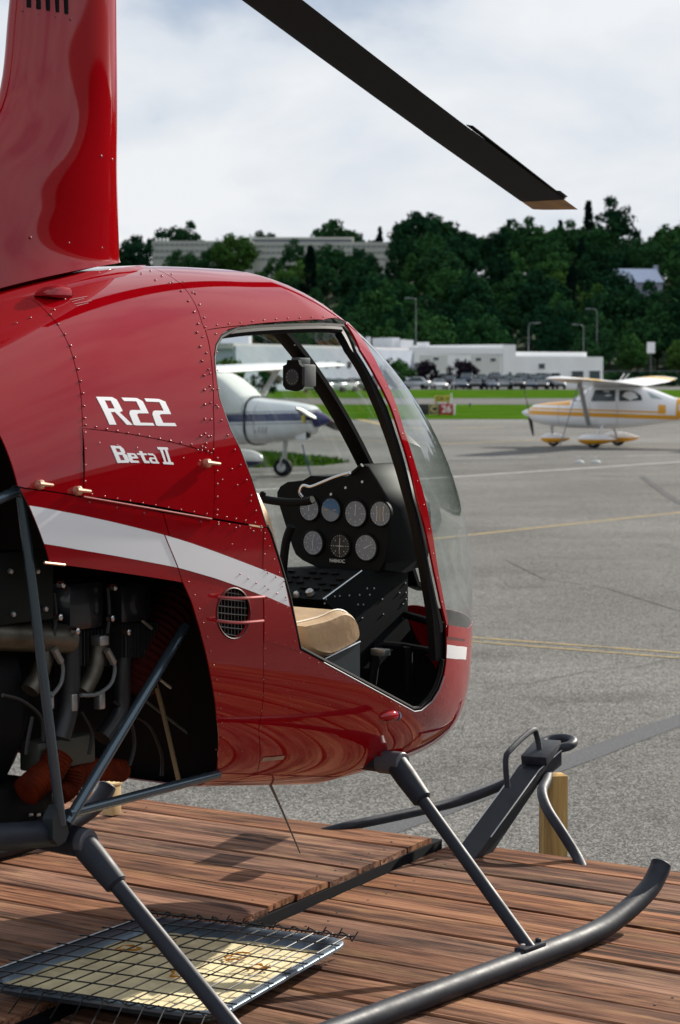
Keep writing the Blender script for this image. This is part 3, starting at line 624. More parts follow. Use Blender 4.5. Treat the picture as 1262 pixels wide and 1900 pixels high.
def text_mesh(s, size, ext=.002, bold=False):
    cu = bpy.data.curves.new('t', 'FONT'); cu.body = s; cu.size = size; cu.extrude = ext; cu.align_x = 'CENTER'; cu.align_y = 'CENTER'; cu.offset = .02 * size if bold else 0
    o = bpy.data.objects.new('t', cu); COL.objects.link(o); dg = bpy.context.evaluated_depsgraph_get(); me = bpy.data.meshes.new_from_object(o.evaluated_get(dg)); bpy.data.objects.remove(o); bpy.data.curves.remove(cu); return me
def put_text(s, size, m, parent, loc, rot, name='lettering', ext=.002, bold=False):
    me = text_mesh(s, size, ext, bold); me.materials.clear(); me.materials.append(m); o = link(name, me, parent); o.location = loc; o.rotation_euler = rot; return o
def airport_sign():
    g = gnd(822, 771); e = empty('taxiway_sign', (g.x, g.y, 0), 0, 'low taxiway sign, black panel with yellow C and red panel with white 26', 'sign')
    rd = mat('sign_red', (.45, .02, .03), .5); bk = mat('sign_black', (.02, .022, .02), .5); yl = mat('sign_yellow_text', (.75, .62, .25), .5); wt = mat('sign_white', (.8, .8, .8), .5)
    y0 = 0
    MB().box((-.72, y0, .33), (1.10, .2, .56), bev=.01).build('black_panel', bk, e); MB().box((.19, y0, .33), (.70, .2, .56), bev=.01).build('red_panel', rd, e)
    MB().box((.60, y0 + .0, .33), (.10, .24, .58), bev=.01).build('end_cap', wt, e)
    for x in (-1.1, -.3, .4): MB().cyl((x, 0, 0), (x, 0, .06), .05, 8).build('leg', bk, e)
    put_text('26', .50, wt, e, (.19, y0 - .105, .33), (R(90), 0, 0), bold=True); put_text('C', .46, yl, e, (-.50, y0 - .105, .33), (R(90), 0, 0), bold=True)
    mb = MB()
    for (x, z, w, h) in [(-.50, .58, .46, .03), (-.50, .08, .46, .03), (-.72, .33, .03, .5), (-.28, .33, .03, .5)]: mb.box((x, -.104, z), (w, .01, h))
    mb.build('sign_border', yl, e, smooth=False)
    g2 = gnd(822, 762); e2 = empty('taxiway_sign', (g2.x, g2.y, 0), 0, 'small yellow taxiway sign reading C4 with an arrow, behind the red 26 sign', 'sign')
    yb = mat('sign_yellow', (.50, .40, .05), .5); MB().box((-.05, 0, .72), (.92, .12, .38), bev=.01).build('sign_face', yb, e2)
    put_text('C4', .34, bk, e2, (-.2, -.065, .72), (R(90), 0, 0), bold=True); put_text('\u2192', .34, bk, e2, (.24, -.065, .72), (R(90), 0, 0))
    for x in (-.4, .3): MB().cyl((x, 0, 0), (x, 0, .56), .04, 8).build('leg', bk, e2)
    MB().box((.50, .0, .62), (.09, .09, .85)).build('white_stake', wt, e2)
    g3 = gnd(872, 758); e3 = empty('edge_light', (g3.x, g3.y, 0), 0, 'small blue taxiway edge light on the grass right of the red sign', 'light'); bl = mat('blue_lens', (.03, .10, .22), .2)
    MB().cyl((0, 0, 0), (0, 0, .22), .03, 8).build('stem', bk, e3); MB().lathe((0, 0, .22), (0, 0, 1), [(0, .05), (.02, .07), (.12, .065), (.16, .0)], 12).build('lens', bl, e3)
airport_sign()
for i, px in enumerate((1075, 1106)):
    g = gnd(px, 858.5); e = empty('ground_anchor', (g.x, g.y, 0), 0, ('left' if i == 0 else 'right') + ' of two white ground anchors on the tarmac below the yellow aircraft', 'ground anchor', 'white ground anchors on the tarmac')
    MB().lathe((0, 0, 0), (0, 0, 1), [(0, .12), (.02, .12), (.055, .08), (.07, 0)], 16).build('dome', mat('worn_white', (.5, .52, .53), .7), e); MB().tube([(-.06, 0, .08), (-.05, 0, .15), (.05, 0, .15), (.06, 0, .08)], .012, 6).build('ring', STEEL, e)

# ------------------------------------------------------------------ parked cars
def car_mesh():
    secs = [(-2.15, .55, .95, .70), (-2.05, .40, 1.0, .84), (-1.2, .30, .98, .88), (0, .28, .98, .89), (1.1, .30, .94, .88), (1.9, .36, .80, .84), (2.15, .48, .68, .66)]
    out = []
    for x, zb, zt, w in secs: out.append([(x, -w * .92, zb), (x, -w, (zb * .6 + zt * .4)), (x, -w * .97, zt * .93), (x, -w * .86, zt), (x, w * .86, zt), (x, w * .97, zt * .93), (x, w, zb * .6 + zt * .4), (x, w * .92, zb)])
    body = MB().loft(out).mesh('body', RED, ang=50)
    cab = []
    for x, w, z in [(-1.55, .78, .98), (-.95, .68, 1.40), (-.2, .66, 1.46), (.25, .66, 1.40), (1.05, .76, .95)]: cab.append([(x, -w, .93), (x, -w, z - .05 if z > 1 else .95), (x, -w * .8, z), (x, w * .8, z), (x, w, z - .05 if z > 1 else .95), (x, w, .93)])
    glass = MB().loft(cab).mesh('cabin_glass', WIN_D, ang=40)
    roof = MB().loft([[(x, -.6, 1.43), (x, -.5, 1.475), (x, .5, 1.475), (x, .6, 1.43)] for x in (-.9, -.3, .2)]).mesh('roof', RED)
    wheel = MB().lathe((0, -.1, 0), (0, 1, 0), [(0, .2), (.0, .31), (.04, .33), (.18, .33), (.22, .31), (.22, .0)], 20).mesh('wheel', RUBBER)
    lampm = MB().box((0, 0, 0), (.10, .34, .14), bev=.03).mesh('headlight', mat('headlight_lens', (.6, .62, .65), .15))
    tail = MB().box((0, 0, 0), (.08, .30, .16), bev=.03).mesh('tail_light', mat('tail_lens', (.3, .02, .02), .2))
    return body, glass, roof, wheel, lampm, tail
CARM = car_mesh()
def paint(nm, c): return mat('car_paint_' + nm, c, .3, .3, .8)
PAINTS = {'white': paint('white', (.7, .7, .72)), 'dark blue': paint('blue', (.02, .035, .08)), 'black': paint('black', (.012, .013, .016)), 'silver': paint('silver', (.40, .42, .45)), 'grey': paint('grey', (.10, .11, .13)), 'dark red': paint('red', (.12, .015, .02))}
def car(x, y, rz, colr, label, s=1, sz=1, z=.02):
    e = empty('parked_car', (x, y, z), rz, label, 'car', 'cars in the car park before the white building'); e.scale = (s, s, s * sz); P_ = PAINTS[colr]
    for nm, me in (('body', CARM[0]), ('cabin_glass', CARM[1]), ('roof', CARM[2])):
        o = link(nm, me, e)
        if nm != 'cabin_glass': o.material_slots[0].link = 'OBJECT'; o.material_slots[0].material = P_
    for wx in (-1.3, 1.3):
        for wy in (-.82, .82): o = link('wheel', CARM[3], e); o.location = (wx, wy, .33)
    for wy in (-.6, .6):
        o = link('headlight', CARM[4], e); o.location = (2.03, wy, .62); o = link('tail_light', CARM[5], e); o.location = (-2.1, wy, .78)
def carpark():
    rnd = random.Random(3)
    front = [(771, 'silver', 0), (815, 'white', 1), (853, 'dark blue', .9), (884, 'black', .8), (908, 'dark blue', .5), (934, 'grey', .6), (958, 'black', .7), (982, 'dark blue', .4), (1006, 'black', .6), (1030, 'grey', .5)]
    ordn = ['first', 'second', 'third', 'fourth', 'fifth', 'sixth', 'seventh', 'eighth', 'ninth', 'tenth', 'eleventh', 'twelfth', 'thirteenth']
    for i, (px, c, d) in enumerate(front):
        Y = 328 + (i % 2) * .8; car(at(px, 700, Y).x, Y, R(-90) + rnd.uniform(-.15, .35) if i not in (0,) else R(160), c, '%s car, %s from the left in the front row of the car park' % (c, ordn[i]), rnd.uniform(.96, 1.05), 1.0 + .16 * (i % 3 == 0))
    back = [(700, 'silver'), (722, 'white'), (835, 'black'), (868, 'dark blue'), (893, 'black'), (917, 'black'), (942, 'dark blue'), (966, 'grey'), (990, 'black'), (1014, 'dark blue')]
    for i, (px, c) in enumerate(back):
        Y = 340 + (i % 2); car(at(px, 700, Y).x, Y, R(90) + rnd.uniform(-.2, .2), c, '%s car, %s from the left in the back row of the car park' % (c, ordn[i]), rnd.uniform(1.0, 1.1), 1.15 + .15 * (i % 2), .25)
    for i, (px, c) in enumerate([(590, 'white'), (612, 'silver'), (636, 'white'), (660, 'grey'), (678, 'dark red')]):
        Y = 270 + i * 9; car(at(px, 700, Y).x, Y, R(60), c, '%s car, %s from the left beside the grey building, seen through the cockpit' % (c, ordn[i]), 1, 1.1)
    for i, (px, c) in enumerate([(878, 'silver'), (893, 'white'), (905, 'white'), (912, 'dark blue')]):
        Y = 548; b = at(px, 517, Y); car(b.x, Y, R(20 + 40 * i), c, '%s car, %s from the left in the clearing halfway up the wooded hill' % (c, ordn[i]), 1.1, 1.1, hill_z(b.x, Y) + .1)
carpark()
# ------------------------------------------------------------------ light aircraft
AC_SEC = [(2.42, .27, .98, 1.40, 2.6), (2.30, .40, .86, 1.48, 2.6), (1.9, .50, .74, 1.55, 2.8), (1.4, .54, .68, 1.60, 3.0), (1.02, .56, .66, 1.66, 3.2), (.62, .57, .65, 2.02, 4), (.30, .57, .65, 2.17, 4.5), (-.2, .56, .65, 2.22, 4.5), (-.9, .53, .70, 2.20, 4), (-1.5, .45, .80, 2.02, 3), (-2.1, .38, .92, 1.76, 2.6), (-3.2, .27, 1.05, 1.64, 2.4), (-4.4, .16, 1.20, 1.58, 2.2), (-5.3, .07, 1.32, 1.55, 2.2)]
def sec_at(x):
    S = AC_SEC
    for i in range(len(S) - 1):
        if S[i][0] >= x >= S[i + 1][0]:
            t = (S[i][0] - x) / (S[i][0] - S[i + 1][0]); return [S[i][k] * (1 - t) + S[i + 1][k] * t for k in range(1, 5)]
    return S[-1][1:]
def half_w(x, z):
    w, zb, zt, n = sec_at(x); zc = (zb + zt) / 2; h = (zt - zb) / 2; return w * max(0, 1 - min(1, abs((z - zc) / h)) ** n) ** (1 / n)
def ring(x, grow=0, N=28):
    w, zb, zt, n = sec_at(x); zc = (zb + zt) / 2; h = (zt - zb) / 2 + grow; w += grow; P = []
    for k in range(N):
        a = 2 * math.pi * k / N; c, s = math.cos(a), math.sin(a); P.append((x, w * math.copysign(abs(c) ** (2 / n), c), zc + h * math.copysign(abs(s) ** (2 / n), s)))
    return P
def side_patch(poly, side, off):
    return [(x, side * (half_w(x, z) + off), z) for x, z in poly]
def airfoil(n=10):
    up = []; lo = []
    for i in range(n + 1):
        t = (1 - math.cos(math.pi * i / n)) / 2; y = .6 * (.2969 * math.sqrt(t) - .126 * t - .3516 * t * t + .2843 * t ** 3 - .1036 * t ** 4); up.append((t, y + .02 * 4 * t * (1 - t))); lo.append((t, -y * .55 + .02 * 4 * t * (1 - t)))
    return up[::-1] + lo[1:]
def wing(mb, sgn, xr, zr, span, cr, ct, brk, dih, sweep_le=.12, vertical=False, th=1.0):
    secs = []
    for s, c, xo in [(0.0, cr, 0), (brk, cr, 0), (span * .94, ct, -sweep_le), (span * .985, ct * .8, -sweep_le - .08), (span, ct * .45, -sweep_le - .25)]:
        A = airfoil(); k = th * (1 if s < span * .95 else .6)
        if not vertical: secs.append([(xr + xo - t * c, sgn * s, zr + abs(s) * dih + y * c * k) for t, y in A])
        else: secs.append([(xr + xo * 4 - t * c, y * c * k * .6, zr + s) for t, y in A])
    mb.loft(secs)
def wheel_at(x, y, r, w, parent):
    o = MB().lathe((x, y - w / 2, r), (0, 1, 0), [(0, r * .5), (.0, r * .86), (w * .18, r * .98), (w * .5, r), (w * .82, r * .98), (w, r * .86), (w, r * .5)], 24).build('wheel', RUBBER, parent)
    MB().lathe((x, y - w * .53, r), (0, 1, 0), [(0, 0), (0, r * .5), (w * 1.06, r * .5), (w * 1.06, 0)], 18).build('hub', ALU, o)
def fairing(x, y, L_, w, h, zc, m, parent):
    secs = []
    for t in [0, .02, .06, .13, .22, .35, .5, .65, .8, .92, 1]:
        k = max(.05, math.sqrt(max(0, 1 - (1 - t / .35) ** 2)) if t < .35 else max(0, math.cos((t - .35) / .65 * math.pi / 2)) ** .7)
        secs.append([(x + L_ * (.42 - t), y + w / 2 * k * math.cos(a), zc + h / 2 * k * math.sin(a)) for a in [2 * math.pi * q / 16 for q in range(16)]])
    MB().loft(secs).build('wheel_fairing', m, parent)
GLZ = mat_glass('aircraft_window', (.35, .42, .42), boost=1.3)
def aircraft(loc, rz, name, label, body_m, wing_m, fair_m, fair_main=True, fair_nose=True, covered=False, prop_ang=75, spin_m=None, tip_m=None, dih=.030):
    e = empty(name, loc, rz, label, 'airplane')
    xs = [2.42, 2.36, 2.3, 2.1, 1.9, 1.65, 1.4, 1.2, 1.02, .82, .62, .45, .30, 0, -.2, -.55, -.9, -1.2, -1.5, -1.8, -2.1, -2.6, -3.2, -3.8, -4.4, -4.9, -5.3]
    MB().loft([ring(x) for x in xs]).build('fuselage', body_m, e, ang=45)
    w1 = MB(); wing(w1, 1, .42, 2.16, 5.45, 1.63, 1.12, 2.6, dih); w1.build('wing', wing_m, e); w2 = MB(); wing(w2, -1, .42, 2.16, 5.45, 1.63, 1.12, 2.6, dih); w2.build('wing', wing_m, e)
    if tip_m:
        for sg in (1, -1):
            mb = MB()
            for s0, s1 in ((4.55, 4.72), (3.6, 4.4)):
                secs = []
                for s in (s0, s1):
                    f = (s - 2.6) / (5.45 * .94 - 2.6); c = 1.63 + (1.12 - 1.63) * f; xo = -.12 * f
                    secs.append([(.42 + xo - t * c * 1.004 + .004, sg * s, 2.16 + s * dih + y * c * 1.06) for t, y in airfoil()])
                mb.loft(secs)
            mb.build('wing_band', tip_m, e)
    # cabin windows (glazing slightly proud of the skin) and windscreen
    if not covered:
        for sg in (1, -1):
            for poly in ([(.92, 1.62), (.60, 1.62), (.42, 2.02), (.58, 2.02)], [(.34, 1.62), (-.42, 1.62), (-.42, 2.02), (.22, 2.02)], [(-.54, 1.62), (-1.25, 1.66), (-1.2, 1.84), (-.95, 2.0), (-.54, 2.02)]):
                pp = []
                for i in range(len(poly)):
                    a, b = poly[i], poly[(i + 1) % len(poly)]
                    for k in range(4): pp.append((a[0] + (b[0] - a[0]) * k / 4, a[1] + (b[1] - a[1]) * k / 4))
                P = side_patch(pp, sg, .006); MB().add(P, [tuple(range(len(P)))]).build('window', WIN_D, e, smooth=False)
            P = side_patch([(-1.5, 1.74), (-1.85, 1.70), (-1.5, 1.9), (-1.35, 1.96)], sg, .01); MB().add(P, [(0, 1, 2, 3)]).build('rear_window', mat('pale_window', (.35, .42, .42), .15), e, smooth=False)
        secs = [[p for p in ring(x, .006) if p[2] > 1.60 and abs(p[1]) < .55] for x in (1.0, .82, .66)]
        k = min(len(q) for q in secs)
        secs = [q[(len(q) - k) // 2:(len(q) - k) // 2 + k] for q in secs]; MB().loft(secs, close=False, cap=False).build('windscreen', WIN_D, e)
    else:
        cv = mat('canvas_cover', (.66, .68, .66), .85, var=(.6, .62, .6), vscale=3, bump=.5, bscale=3)
        secs = []
        for x in (1.12, 1.0, .8, .6, .4, .1, -.3, -.7, -1.1, -1.5):
            N = 28; q = ring(x, .035 + .012 * math.sin(x * 9)); q = [(p[0], p[1] * 1.0, max(p[2], 1.34 + .03 * math.sin(p[0] * 5))) for p in q]; secs.append(q)
        MB().loft(secs).build('canvas_cover', cv, e)
        st = mat('dark_strap', (.02, .03, .035), .7)
        for x in (1.18,):
            q = ring(x, .012); MB().tube(q + [q[0]], .022, 6).build('strap', st, e)
    seam = mat('panel_seam_grey', (.25, .25, .27), .6)
    for sg in (1, -1):
        for line_ in ([(.38, .80), (.38, 1.58)], [(-.48, .80), (-.48, 1.58)], [(1.38, .72), (1.38, 1.56)], [(.38, .80), (-.48, .80)]):
            a_, b_ = line_; P = side_patch([(a_[0] + (b_[0] - a_[0]) * k / 8, a_[1] + (b_[1] - a_[1]) * k / 8) for k in range(9)], sg, .002); MB().tube(P, .006, 5).build('panel_seam', seam, e)
    # struts, antennas
    for sg in (1, -1):
        p0, p1 = Vector((.42, sg * .52, .78)), Vector((.02, sg * 2.75, 2.12 + 2.75 * dih)); t = (p1 - p0).normalized(); f = Vector((1, 0, 0)); sec = []
        for c in (p0, p1): sec.append([c + f * (.075 * math.cos(a)) + t.cross(f) * (.025 * math.sin(a)) for a in [2 * math.pi * q / 12 for q in range(12)]])
        MB().loft(sec).build('wing_strut', mat('strut_paint', (.5, .5, .5), .4), e)
        MB().tube([(-.35, sg * .18, 2.2), (-.62, sg * .26, 2.6)], .012, 6).build('antenna', WHITE_VINYL, e)
    # landing gear
    for sg in (1, -1):
        MB().tube(spline([(-.02, sg * .42, .78), (0, sg * .9, .52), (.02, sg * 1.17, .24)], 4), .04, 8).build('gear_leg', body_m if not fair_main else WHITE_VINYL, e)
        wheel_at(.02, sg * 1.28, .21, .15, e)
        if fair_main: fairing(.02, sg * 1.28, 1.2, .34, .40, .30, fair_m, e)
    MB().cyl((1.72, 0, .3), (1.78, 0, .85), .045, 10).build('nose_leg', ALU, e); MB().tube([(1.70, 0, .20), (1.68, .1, .22), (1.71, .1, .36), (1.72, 0, .38)], .02, 6).build('nose_fork', ALU, e)
    MB().tube([(1.72, -.0, .20), (1.70, -.1, .24), (1.72, -.1, .36), (1.72, 0, .38)], .02, 6).build('nose_fork', ALU, e); wheel_at(1.70, 0, .19, .13, e)
    if fair_nose: fairing(1.72, 0, .95, .28, .36, .28, fair_m, e)
    # propeller, spinner, tail
    MB().lathe((2.40, 0, 1.19), (1, 0, 0), [(0, .17), (.08, .165), (.2, .11), (.30, .05), (.34, 0)], 20).build('spinner', spin_m or body_m, e)
    pm = mat('propeller_black', (.015, .015, .015), .4)
    for k in (0, 1):
        a = R(prop_ang) + k * math.pi; d = Vector((0, math.cos(a), math.sin(a))); c = Vector((0, -d.z, d.y)); sec = []
        for s, w, tw in [(.10, .05, .9), (.3, .075, .6), (.6, .08, .35), (.85, .06, .25), (.95, .03, .2)]:
            u = c * math.cos(tw) + Vector((1, 0, 0)) * math.sin(tw); n = u.cross(d); sec.append([Vector((2.50, 0, 1.19)) + d * s + u * (w * math.cos(q)) + n * (.014 * math.sin(q)) for q in [2 * math.pi * j / 10 for j in range(10)]])
        MB().loft(sec).build('propeller_blade', pm, e)
    f = MB(); wing(f, 1, -4.0, 1.45, 1.35, 1.25, .6, .1, 0, .14, True); f.build('fin', wing_m, e)
    for sg in (1, -1): h_ = MB(); wing(h_, sg, -4.3, 1.45, 1.65, .95, .6, .2, 0, .08, th=.6); h_.build('stabiliser', wing_m, e)
    for sg in (1, -1): MB().lathe((2.39, sg * .19, 1.27), (1, 0, 0), [(0, .075), (.02, .075), (.045, .06), (.045, 0)], 14).build('cowl_inlet', BLACK, e)
    for k in range(4): MB().box((1.62 - k * .07, -half_w(1.6, .98) - .004, .98), (.03, .02, .13), rot=Matrix.Rotation(R(15), 3, 'Y')).build('cowl_louvre', mat('louvre_grey', (.35, .36, .38), .5), e, smooth=False)
    return e
YW = (.86, .86, .87); YEL = (.80, .36, .008)
yb = mat_bands('yellow_white_livery', YW, [(YEL, 1.47, 3, 0, 1.02, 3), (YEL, 1.06, 1.21, .035, -2.3, 3), (YEL, 1.265, 1.325, .03, -1.95, 3), (YEL, 1.24, 1.56, .03, -1.95, -1.72), (YEL, 1.10, 3, .035, -3.9, -2.25)])
white_w = mat('aircraft_white_paint', (.88, .88, .88), .35, 0, .4)
fy = mat_bands('yellow_white_fairing', YW, [(YEL, -1, .30, 0, -9, 9)])
g = gnd(1126, 829)
yc = aircraft((g.x, g.y, 0), math.pi - R(23), 'light_aircraft', 'white and yellow high wing airplane with wheel fairings on the far tarmac', yb, white_w, fy, tip_m=mat('wing_yellow', (.70, .42, .06), .4), prop_ang=62, spin_m=white_w, dih=.05)
put_text('N', .34, WHITE_VINYL, yc, (-2.45, half_w(-2.45, 1.42) + .015, 1.40), (R(90), 0, R(180)), bold=True)
NAVY = (.02, .03, .11); G1 = (.28, .30, .36)
bb = mat_bands('blue_white_livery', (.70, .72, .73), [(NAVY, 1.10, 1.26, .03, -9, 9), (G1, 1.28, 1.31, .03, -9, 9), (G1, 1.04, 1.065, .03, -9, 9)])
fb = mat_bands('blue_white_fairing', (.72, .74, .75), [(NAVY, -1, .25, 0, -9, 9)])
nw = gnd(525, 884); bA = R(-28); f_ = Vector((math.cos(bA), math.sin(bA), 0))
org = Vector((nw.x, nw.y, 0)) - f_ * 1.70 * 1.15
bc = aircraft(org, bA, 'light_aircraft', 'white and navy blue high wing airplane under a canvas cabin cover, seen through the cockpit', bb, white_w, fb, True, False, True, prop_ang=-14, spin_m=mat('navy_spinner', (.02, .03, .14), .3, 0, .6), tip_m=None)
bc.scale = (1.15, 1.15, 1.05); yc.scale = (1, 1, .86)
MB().box((2.32, -.33, 1.20), (.10, .10, .16), bev=.02).build('inlet_plug', mat('plug_yellow', (.6, .5, .08), .6), bc)
MB().box((2.22, -.16, .88), (.22, .22, .22), bev=.03).build('air_scoop', WHITE_VINYL, bc); MB().box((2.335, -.16, .88), (.02, .15, .15)).build('scoop_opening', BLACK, bc, smooth=False)
# tie-down ropes
def rope(name, a, b, label, m):
    o = MB().tube(spline([a, (a + b) / 2 + Vector((0, 0, -.03)), b], 4), .016, 6).build(name, m); tag(o, label, 'rope')
blue_r = mat('blue_rope', (.12, .22, .38), .8)
pa = at(561, 825, nw.y - .3); pb = gnd(577, 882); rope('tie_down_rope', pa, pb, 'thin blue tie down rope hanging below the nose of the blue aircraft', blue_r)
def rp(y_): return Vector((g.x, g.y, 0)) + Matrix.Rotation(math.pi - R(23), 3, 'Z') @ Vector(y_)
rope('tie_down_rope', rp((.0, 2.7, 2.15)), rp((.6, 2.9, 0)), 'thin grey tie down rope from the near wing of the yellow aircraft', mat('grey_rope', (.25, .26, .3), .8))
# ------------------------------------------------------------------ helicopter: body surface
HB = Vector((.19, 7.09, .8)); HROT = math.radians(54)
heli = empty('helicopter', HB, HROT, 'glossy red two seat helicopter with its door off, parked on the wooden landing dolly', 'helicopter')
HM = Matrix.Translation(HB) @ Matrix.Rotation(HROT, 4, 'Z'); HI = HM.inverted()
CL = HI @ CAMP
def lray(px, py): return (HI.to_3x3() @ ray(px, py)).normalized()
def on_l(px, py, l): d = lray(px, py); t = (-l - CL.y) / d.y; return CL + d * t
def on_a(px, py, a): d = lray(px, py); t = (a - CL.x) / d.x; return CL + d * t
def on_z(px, py, z): d = lray(px, py); t = (z - CL.z) / d.z; return CL + d * t
aN, RN, ZT0, ZTIP, PT, QT, PB, QB, PW, QW, W0, ZC0, NU, NL, ZB0 = -0.9577, 1.1306, 1.7207, 0.5509, 1.6906, 1.2813, 4.2943, 3.1581, 2.7842, 1.1346, 0.5214, 1.0713, 2.5565, 3.3267, 0.3466
A_END = -2.5
def prof(a):
    x = min(1, max(0, (a - aN) / RN))
    zt = ZTIP + (ZT0 - ZTIP) * max(0, 1 - x ** PT) ** (1 / QT) - max(0, -1.1 - a) ** 2 * .18
    zb = ZTIP - (ZTIP - ZB0) * max(0, 1 - x ** PB) ** (1 / QB) + max(0, -.75 - a) * .13
    w = W0 * max(0, 1 - x ** PW) ** (1 / QW) * (1 - .10 * max(0, -1.5 - a) ** 2)
    return w, zb, zt, ZC0 + (ZTIP - ZC0) * x * x
def half_l(a, z):
    w, zb, zt, zc = prof(a); s = (z - zc) / (zt - zc) if z > zc else (zc - z) / (zc - zb); n = NU if z > zc else NL
    return w * max(0, 1 - min(1, s) ** n) ** (1 / n)
_tab = []
def _mk():
    w, zb, zt, zc = prof(-1.0); s = 0; pl = None
    for i in range(721):
        t_ = i / 360 - 1; s_ = abs(t_); g_ = .5 * (2 * s_) ** 2.3 if s_ < .5 else 1 - .5 * (2 * (1 - s_)) ** 2.3
        f = math.copysign(g_, t_) * math.pi / 2; c, sn = math.cos(f), math.sin(f); n = NU if sn > 0 else NL
        l = w * abs(c) ** (2 / n); z = zc + ((zt - zc) if sn > 0 else (zc - zb)) * math.copysign(abs(sn) ** (2 / n), sn)
        if pl: s += math.hypot(l - pl[0], z - pl[1])
        pl = (l, z); _tab.append((s, f))
_mk(); VMAX = _tab[-1][0]
def phi_of(v):
    v = min(VMAX, max(0, v)); lo, hi = 0, 720
    while hi - lo > 1:
        m = (lo + hi) // 2
        if _tab[m][0] <= v: lo = m
        else: hi = m
    a, b = _tab[lo], _tab[hi]; return a[1] + (b[1] - a[1]) * (v - a[0]) / max(1e-9, b[0] - a[0])
UMAX = aN + RN * math.pi / 2 * .996
def S(u, v):
    a = u if u <= aN else aN + RN * math.sin(min(math.pi / 2, (u - aN) / RN)); w, zb, zt, zc = prof(a); f = phi_of(v); c, sn = max(0, math.cos(f)), math.sin(f); n = NU if sn > 0 else NL
    return Vector((a, -w * c ** (2 / n), zc + ((zt - zc) if sn > 0 else (zc - zb)) * math.copysign(abs(sn) ** (2 / n), sn)))
def SN(u, v):
    e = 2e-3; u0, u1 = max(A_END, u - e), min(UMAX, u + e); v0, v1 = max(0, v - e), min(VMAX, v + e)
    n = (S(u1, v) - S(u0, v)).cross(S(u, v1) - S(u, v0))
    if n.length < 1e-12: return Vector((1, 0, 0))
    n.normalize()
    if v >= VMAX - e: n = Vector((n.x, 0, n.z)).normalized()
    if v <= e: n = Vector((n.x, 0, n.z)).normalized()
    return n if n.dot(S(u, v) - Vector((S(u, v).x - .05, 0, .9))) > 0 else -n
def uz(z):
    lo, hi = aN, UMAX
    for _ in range(40):
        m = (lo + hi) / 2
        if S(m, VMAX).z > z: lo = m
        else: hi = m
    return lo
NUg, NVg = 170, 110
_gv = [S(A_END + (UMAX - A_END) * i / NUg, VMAX * j / NVg) for i in range(NUg + 1) for j in range(NVg + 1)]
_gf = [(i * (NVg + 1) + j, (i + 1) * (NVg + 1) + j, (i + 1) * (NVg + 1) + j + 1, i * (NVg + 1) + j + 1) for i in range(NUg) for j in range(NVg)]
_tri = [t for f in _gf for t in ((f[0], f[1], f[2]), (f[0], f[2], f[3]))]
BV = BVHTree.FromPolygons(_gv, _tri)
def uv(px, py):
    x, y = px, py
    for k in range(60):
        loc, nr, idx, d = BV.ray_cast(CL, lray(x, y))
        if loc is not None:
            t = _tri[idx]; A, B_, C_ = (_gv[i] for i in t); n = (B_ - A).cross(C_ - A); n2 = n.length_squared
            wa = (B_ - loc).cross(C_ - loc).dot(n) / n2; wb = (C_ - loc).cross(A - loc).dot(n) / n2; wc = 1 - wa - wb
            def q(i): return (A_END + (UMAX - A_END) * (i // (NVg + 1)) / NUg, VMAX * (i % (NVg + 1)) / NVg)
            Q = [q(i) for i in t]; return (wa * Q[0][0] + wb * Q[1][0] + wc * Q[2][0], wa * Q[0][1] + wb * Q[1][1] + wc * Q[2][1])
        dx, dy = 480 - px, 1000 - py; r = math.hypot(dx, dy); x += dx / r * 1.2; y += dy / r * 1.2
    raise RuntimeError('off body %s %s' % (px, py))
def U(pts): return [uv(*p) if not isinstance(p, tuple) or len(p) == 2 else (p[0], p[1]) for p in pts]
def T(u): return (u, VMAX, 0)
def Bt(u): return (u, 0.0, 0)
def pin(P, x, y):
    c = False; j = len(P) - 1
    for i in range(len(P)):
        if (P[i][1] > y) != (P[j][1] > y) and x < (P[j][0] - P[i][0]) * (y - P[i][1]) / (P[j][1] - P[i][1]) + P[i][0]: c = not c
        j = i
    return c
def dens(P, h):
    out = []
    for i in range(len(P)):
        a, b = P[i], P[(i + 1) % len(P)]; n = max(1, int(math.hypot(b[0] - a[0], b[1] - a[1]) / h))
        for k in range(n): out.append((a[0] + (b[0] - a[0]) * k / n, a[1] + (b[1] - a[1]) * k / n))
    return out
def shrink(P, d):
    """inset a polygon slightly so that neighbouring panels leave a joint"""
    A = sum(P[i][0] * P[(i + 1) % len(P)][1] - P[(i + 1) % len(P)][0] * P[i][1] for i in range(len(P))); sg = 1 if A > 0 else -1; out = []
    for i in range(len(P)):
        p0, p1, p2 = P[i - 1], P[i], P[(i + 1) % len(P)]; n = [0, 0]
        for a, b in ((p0, p1), (p1, p2)):
            dx, dy = b[0] - a[0], b[1] - a[1]; r = math.hypot(dx, dy) or 1; n[0] += -dy / r; n[1] += dx / r
        r = math.hypot(*n) or 1; x, y = p1[0] + sg * n[0] / r * d, p1[1] + sg * n[1] / r * d
        if p1[1] >= VMAX - 1e-6: y = VMAX
        if p1[1] <= 1e-6: y = 0
        out.append((min(x, UMAX), y))
    return out
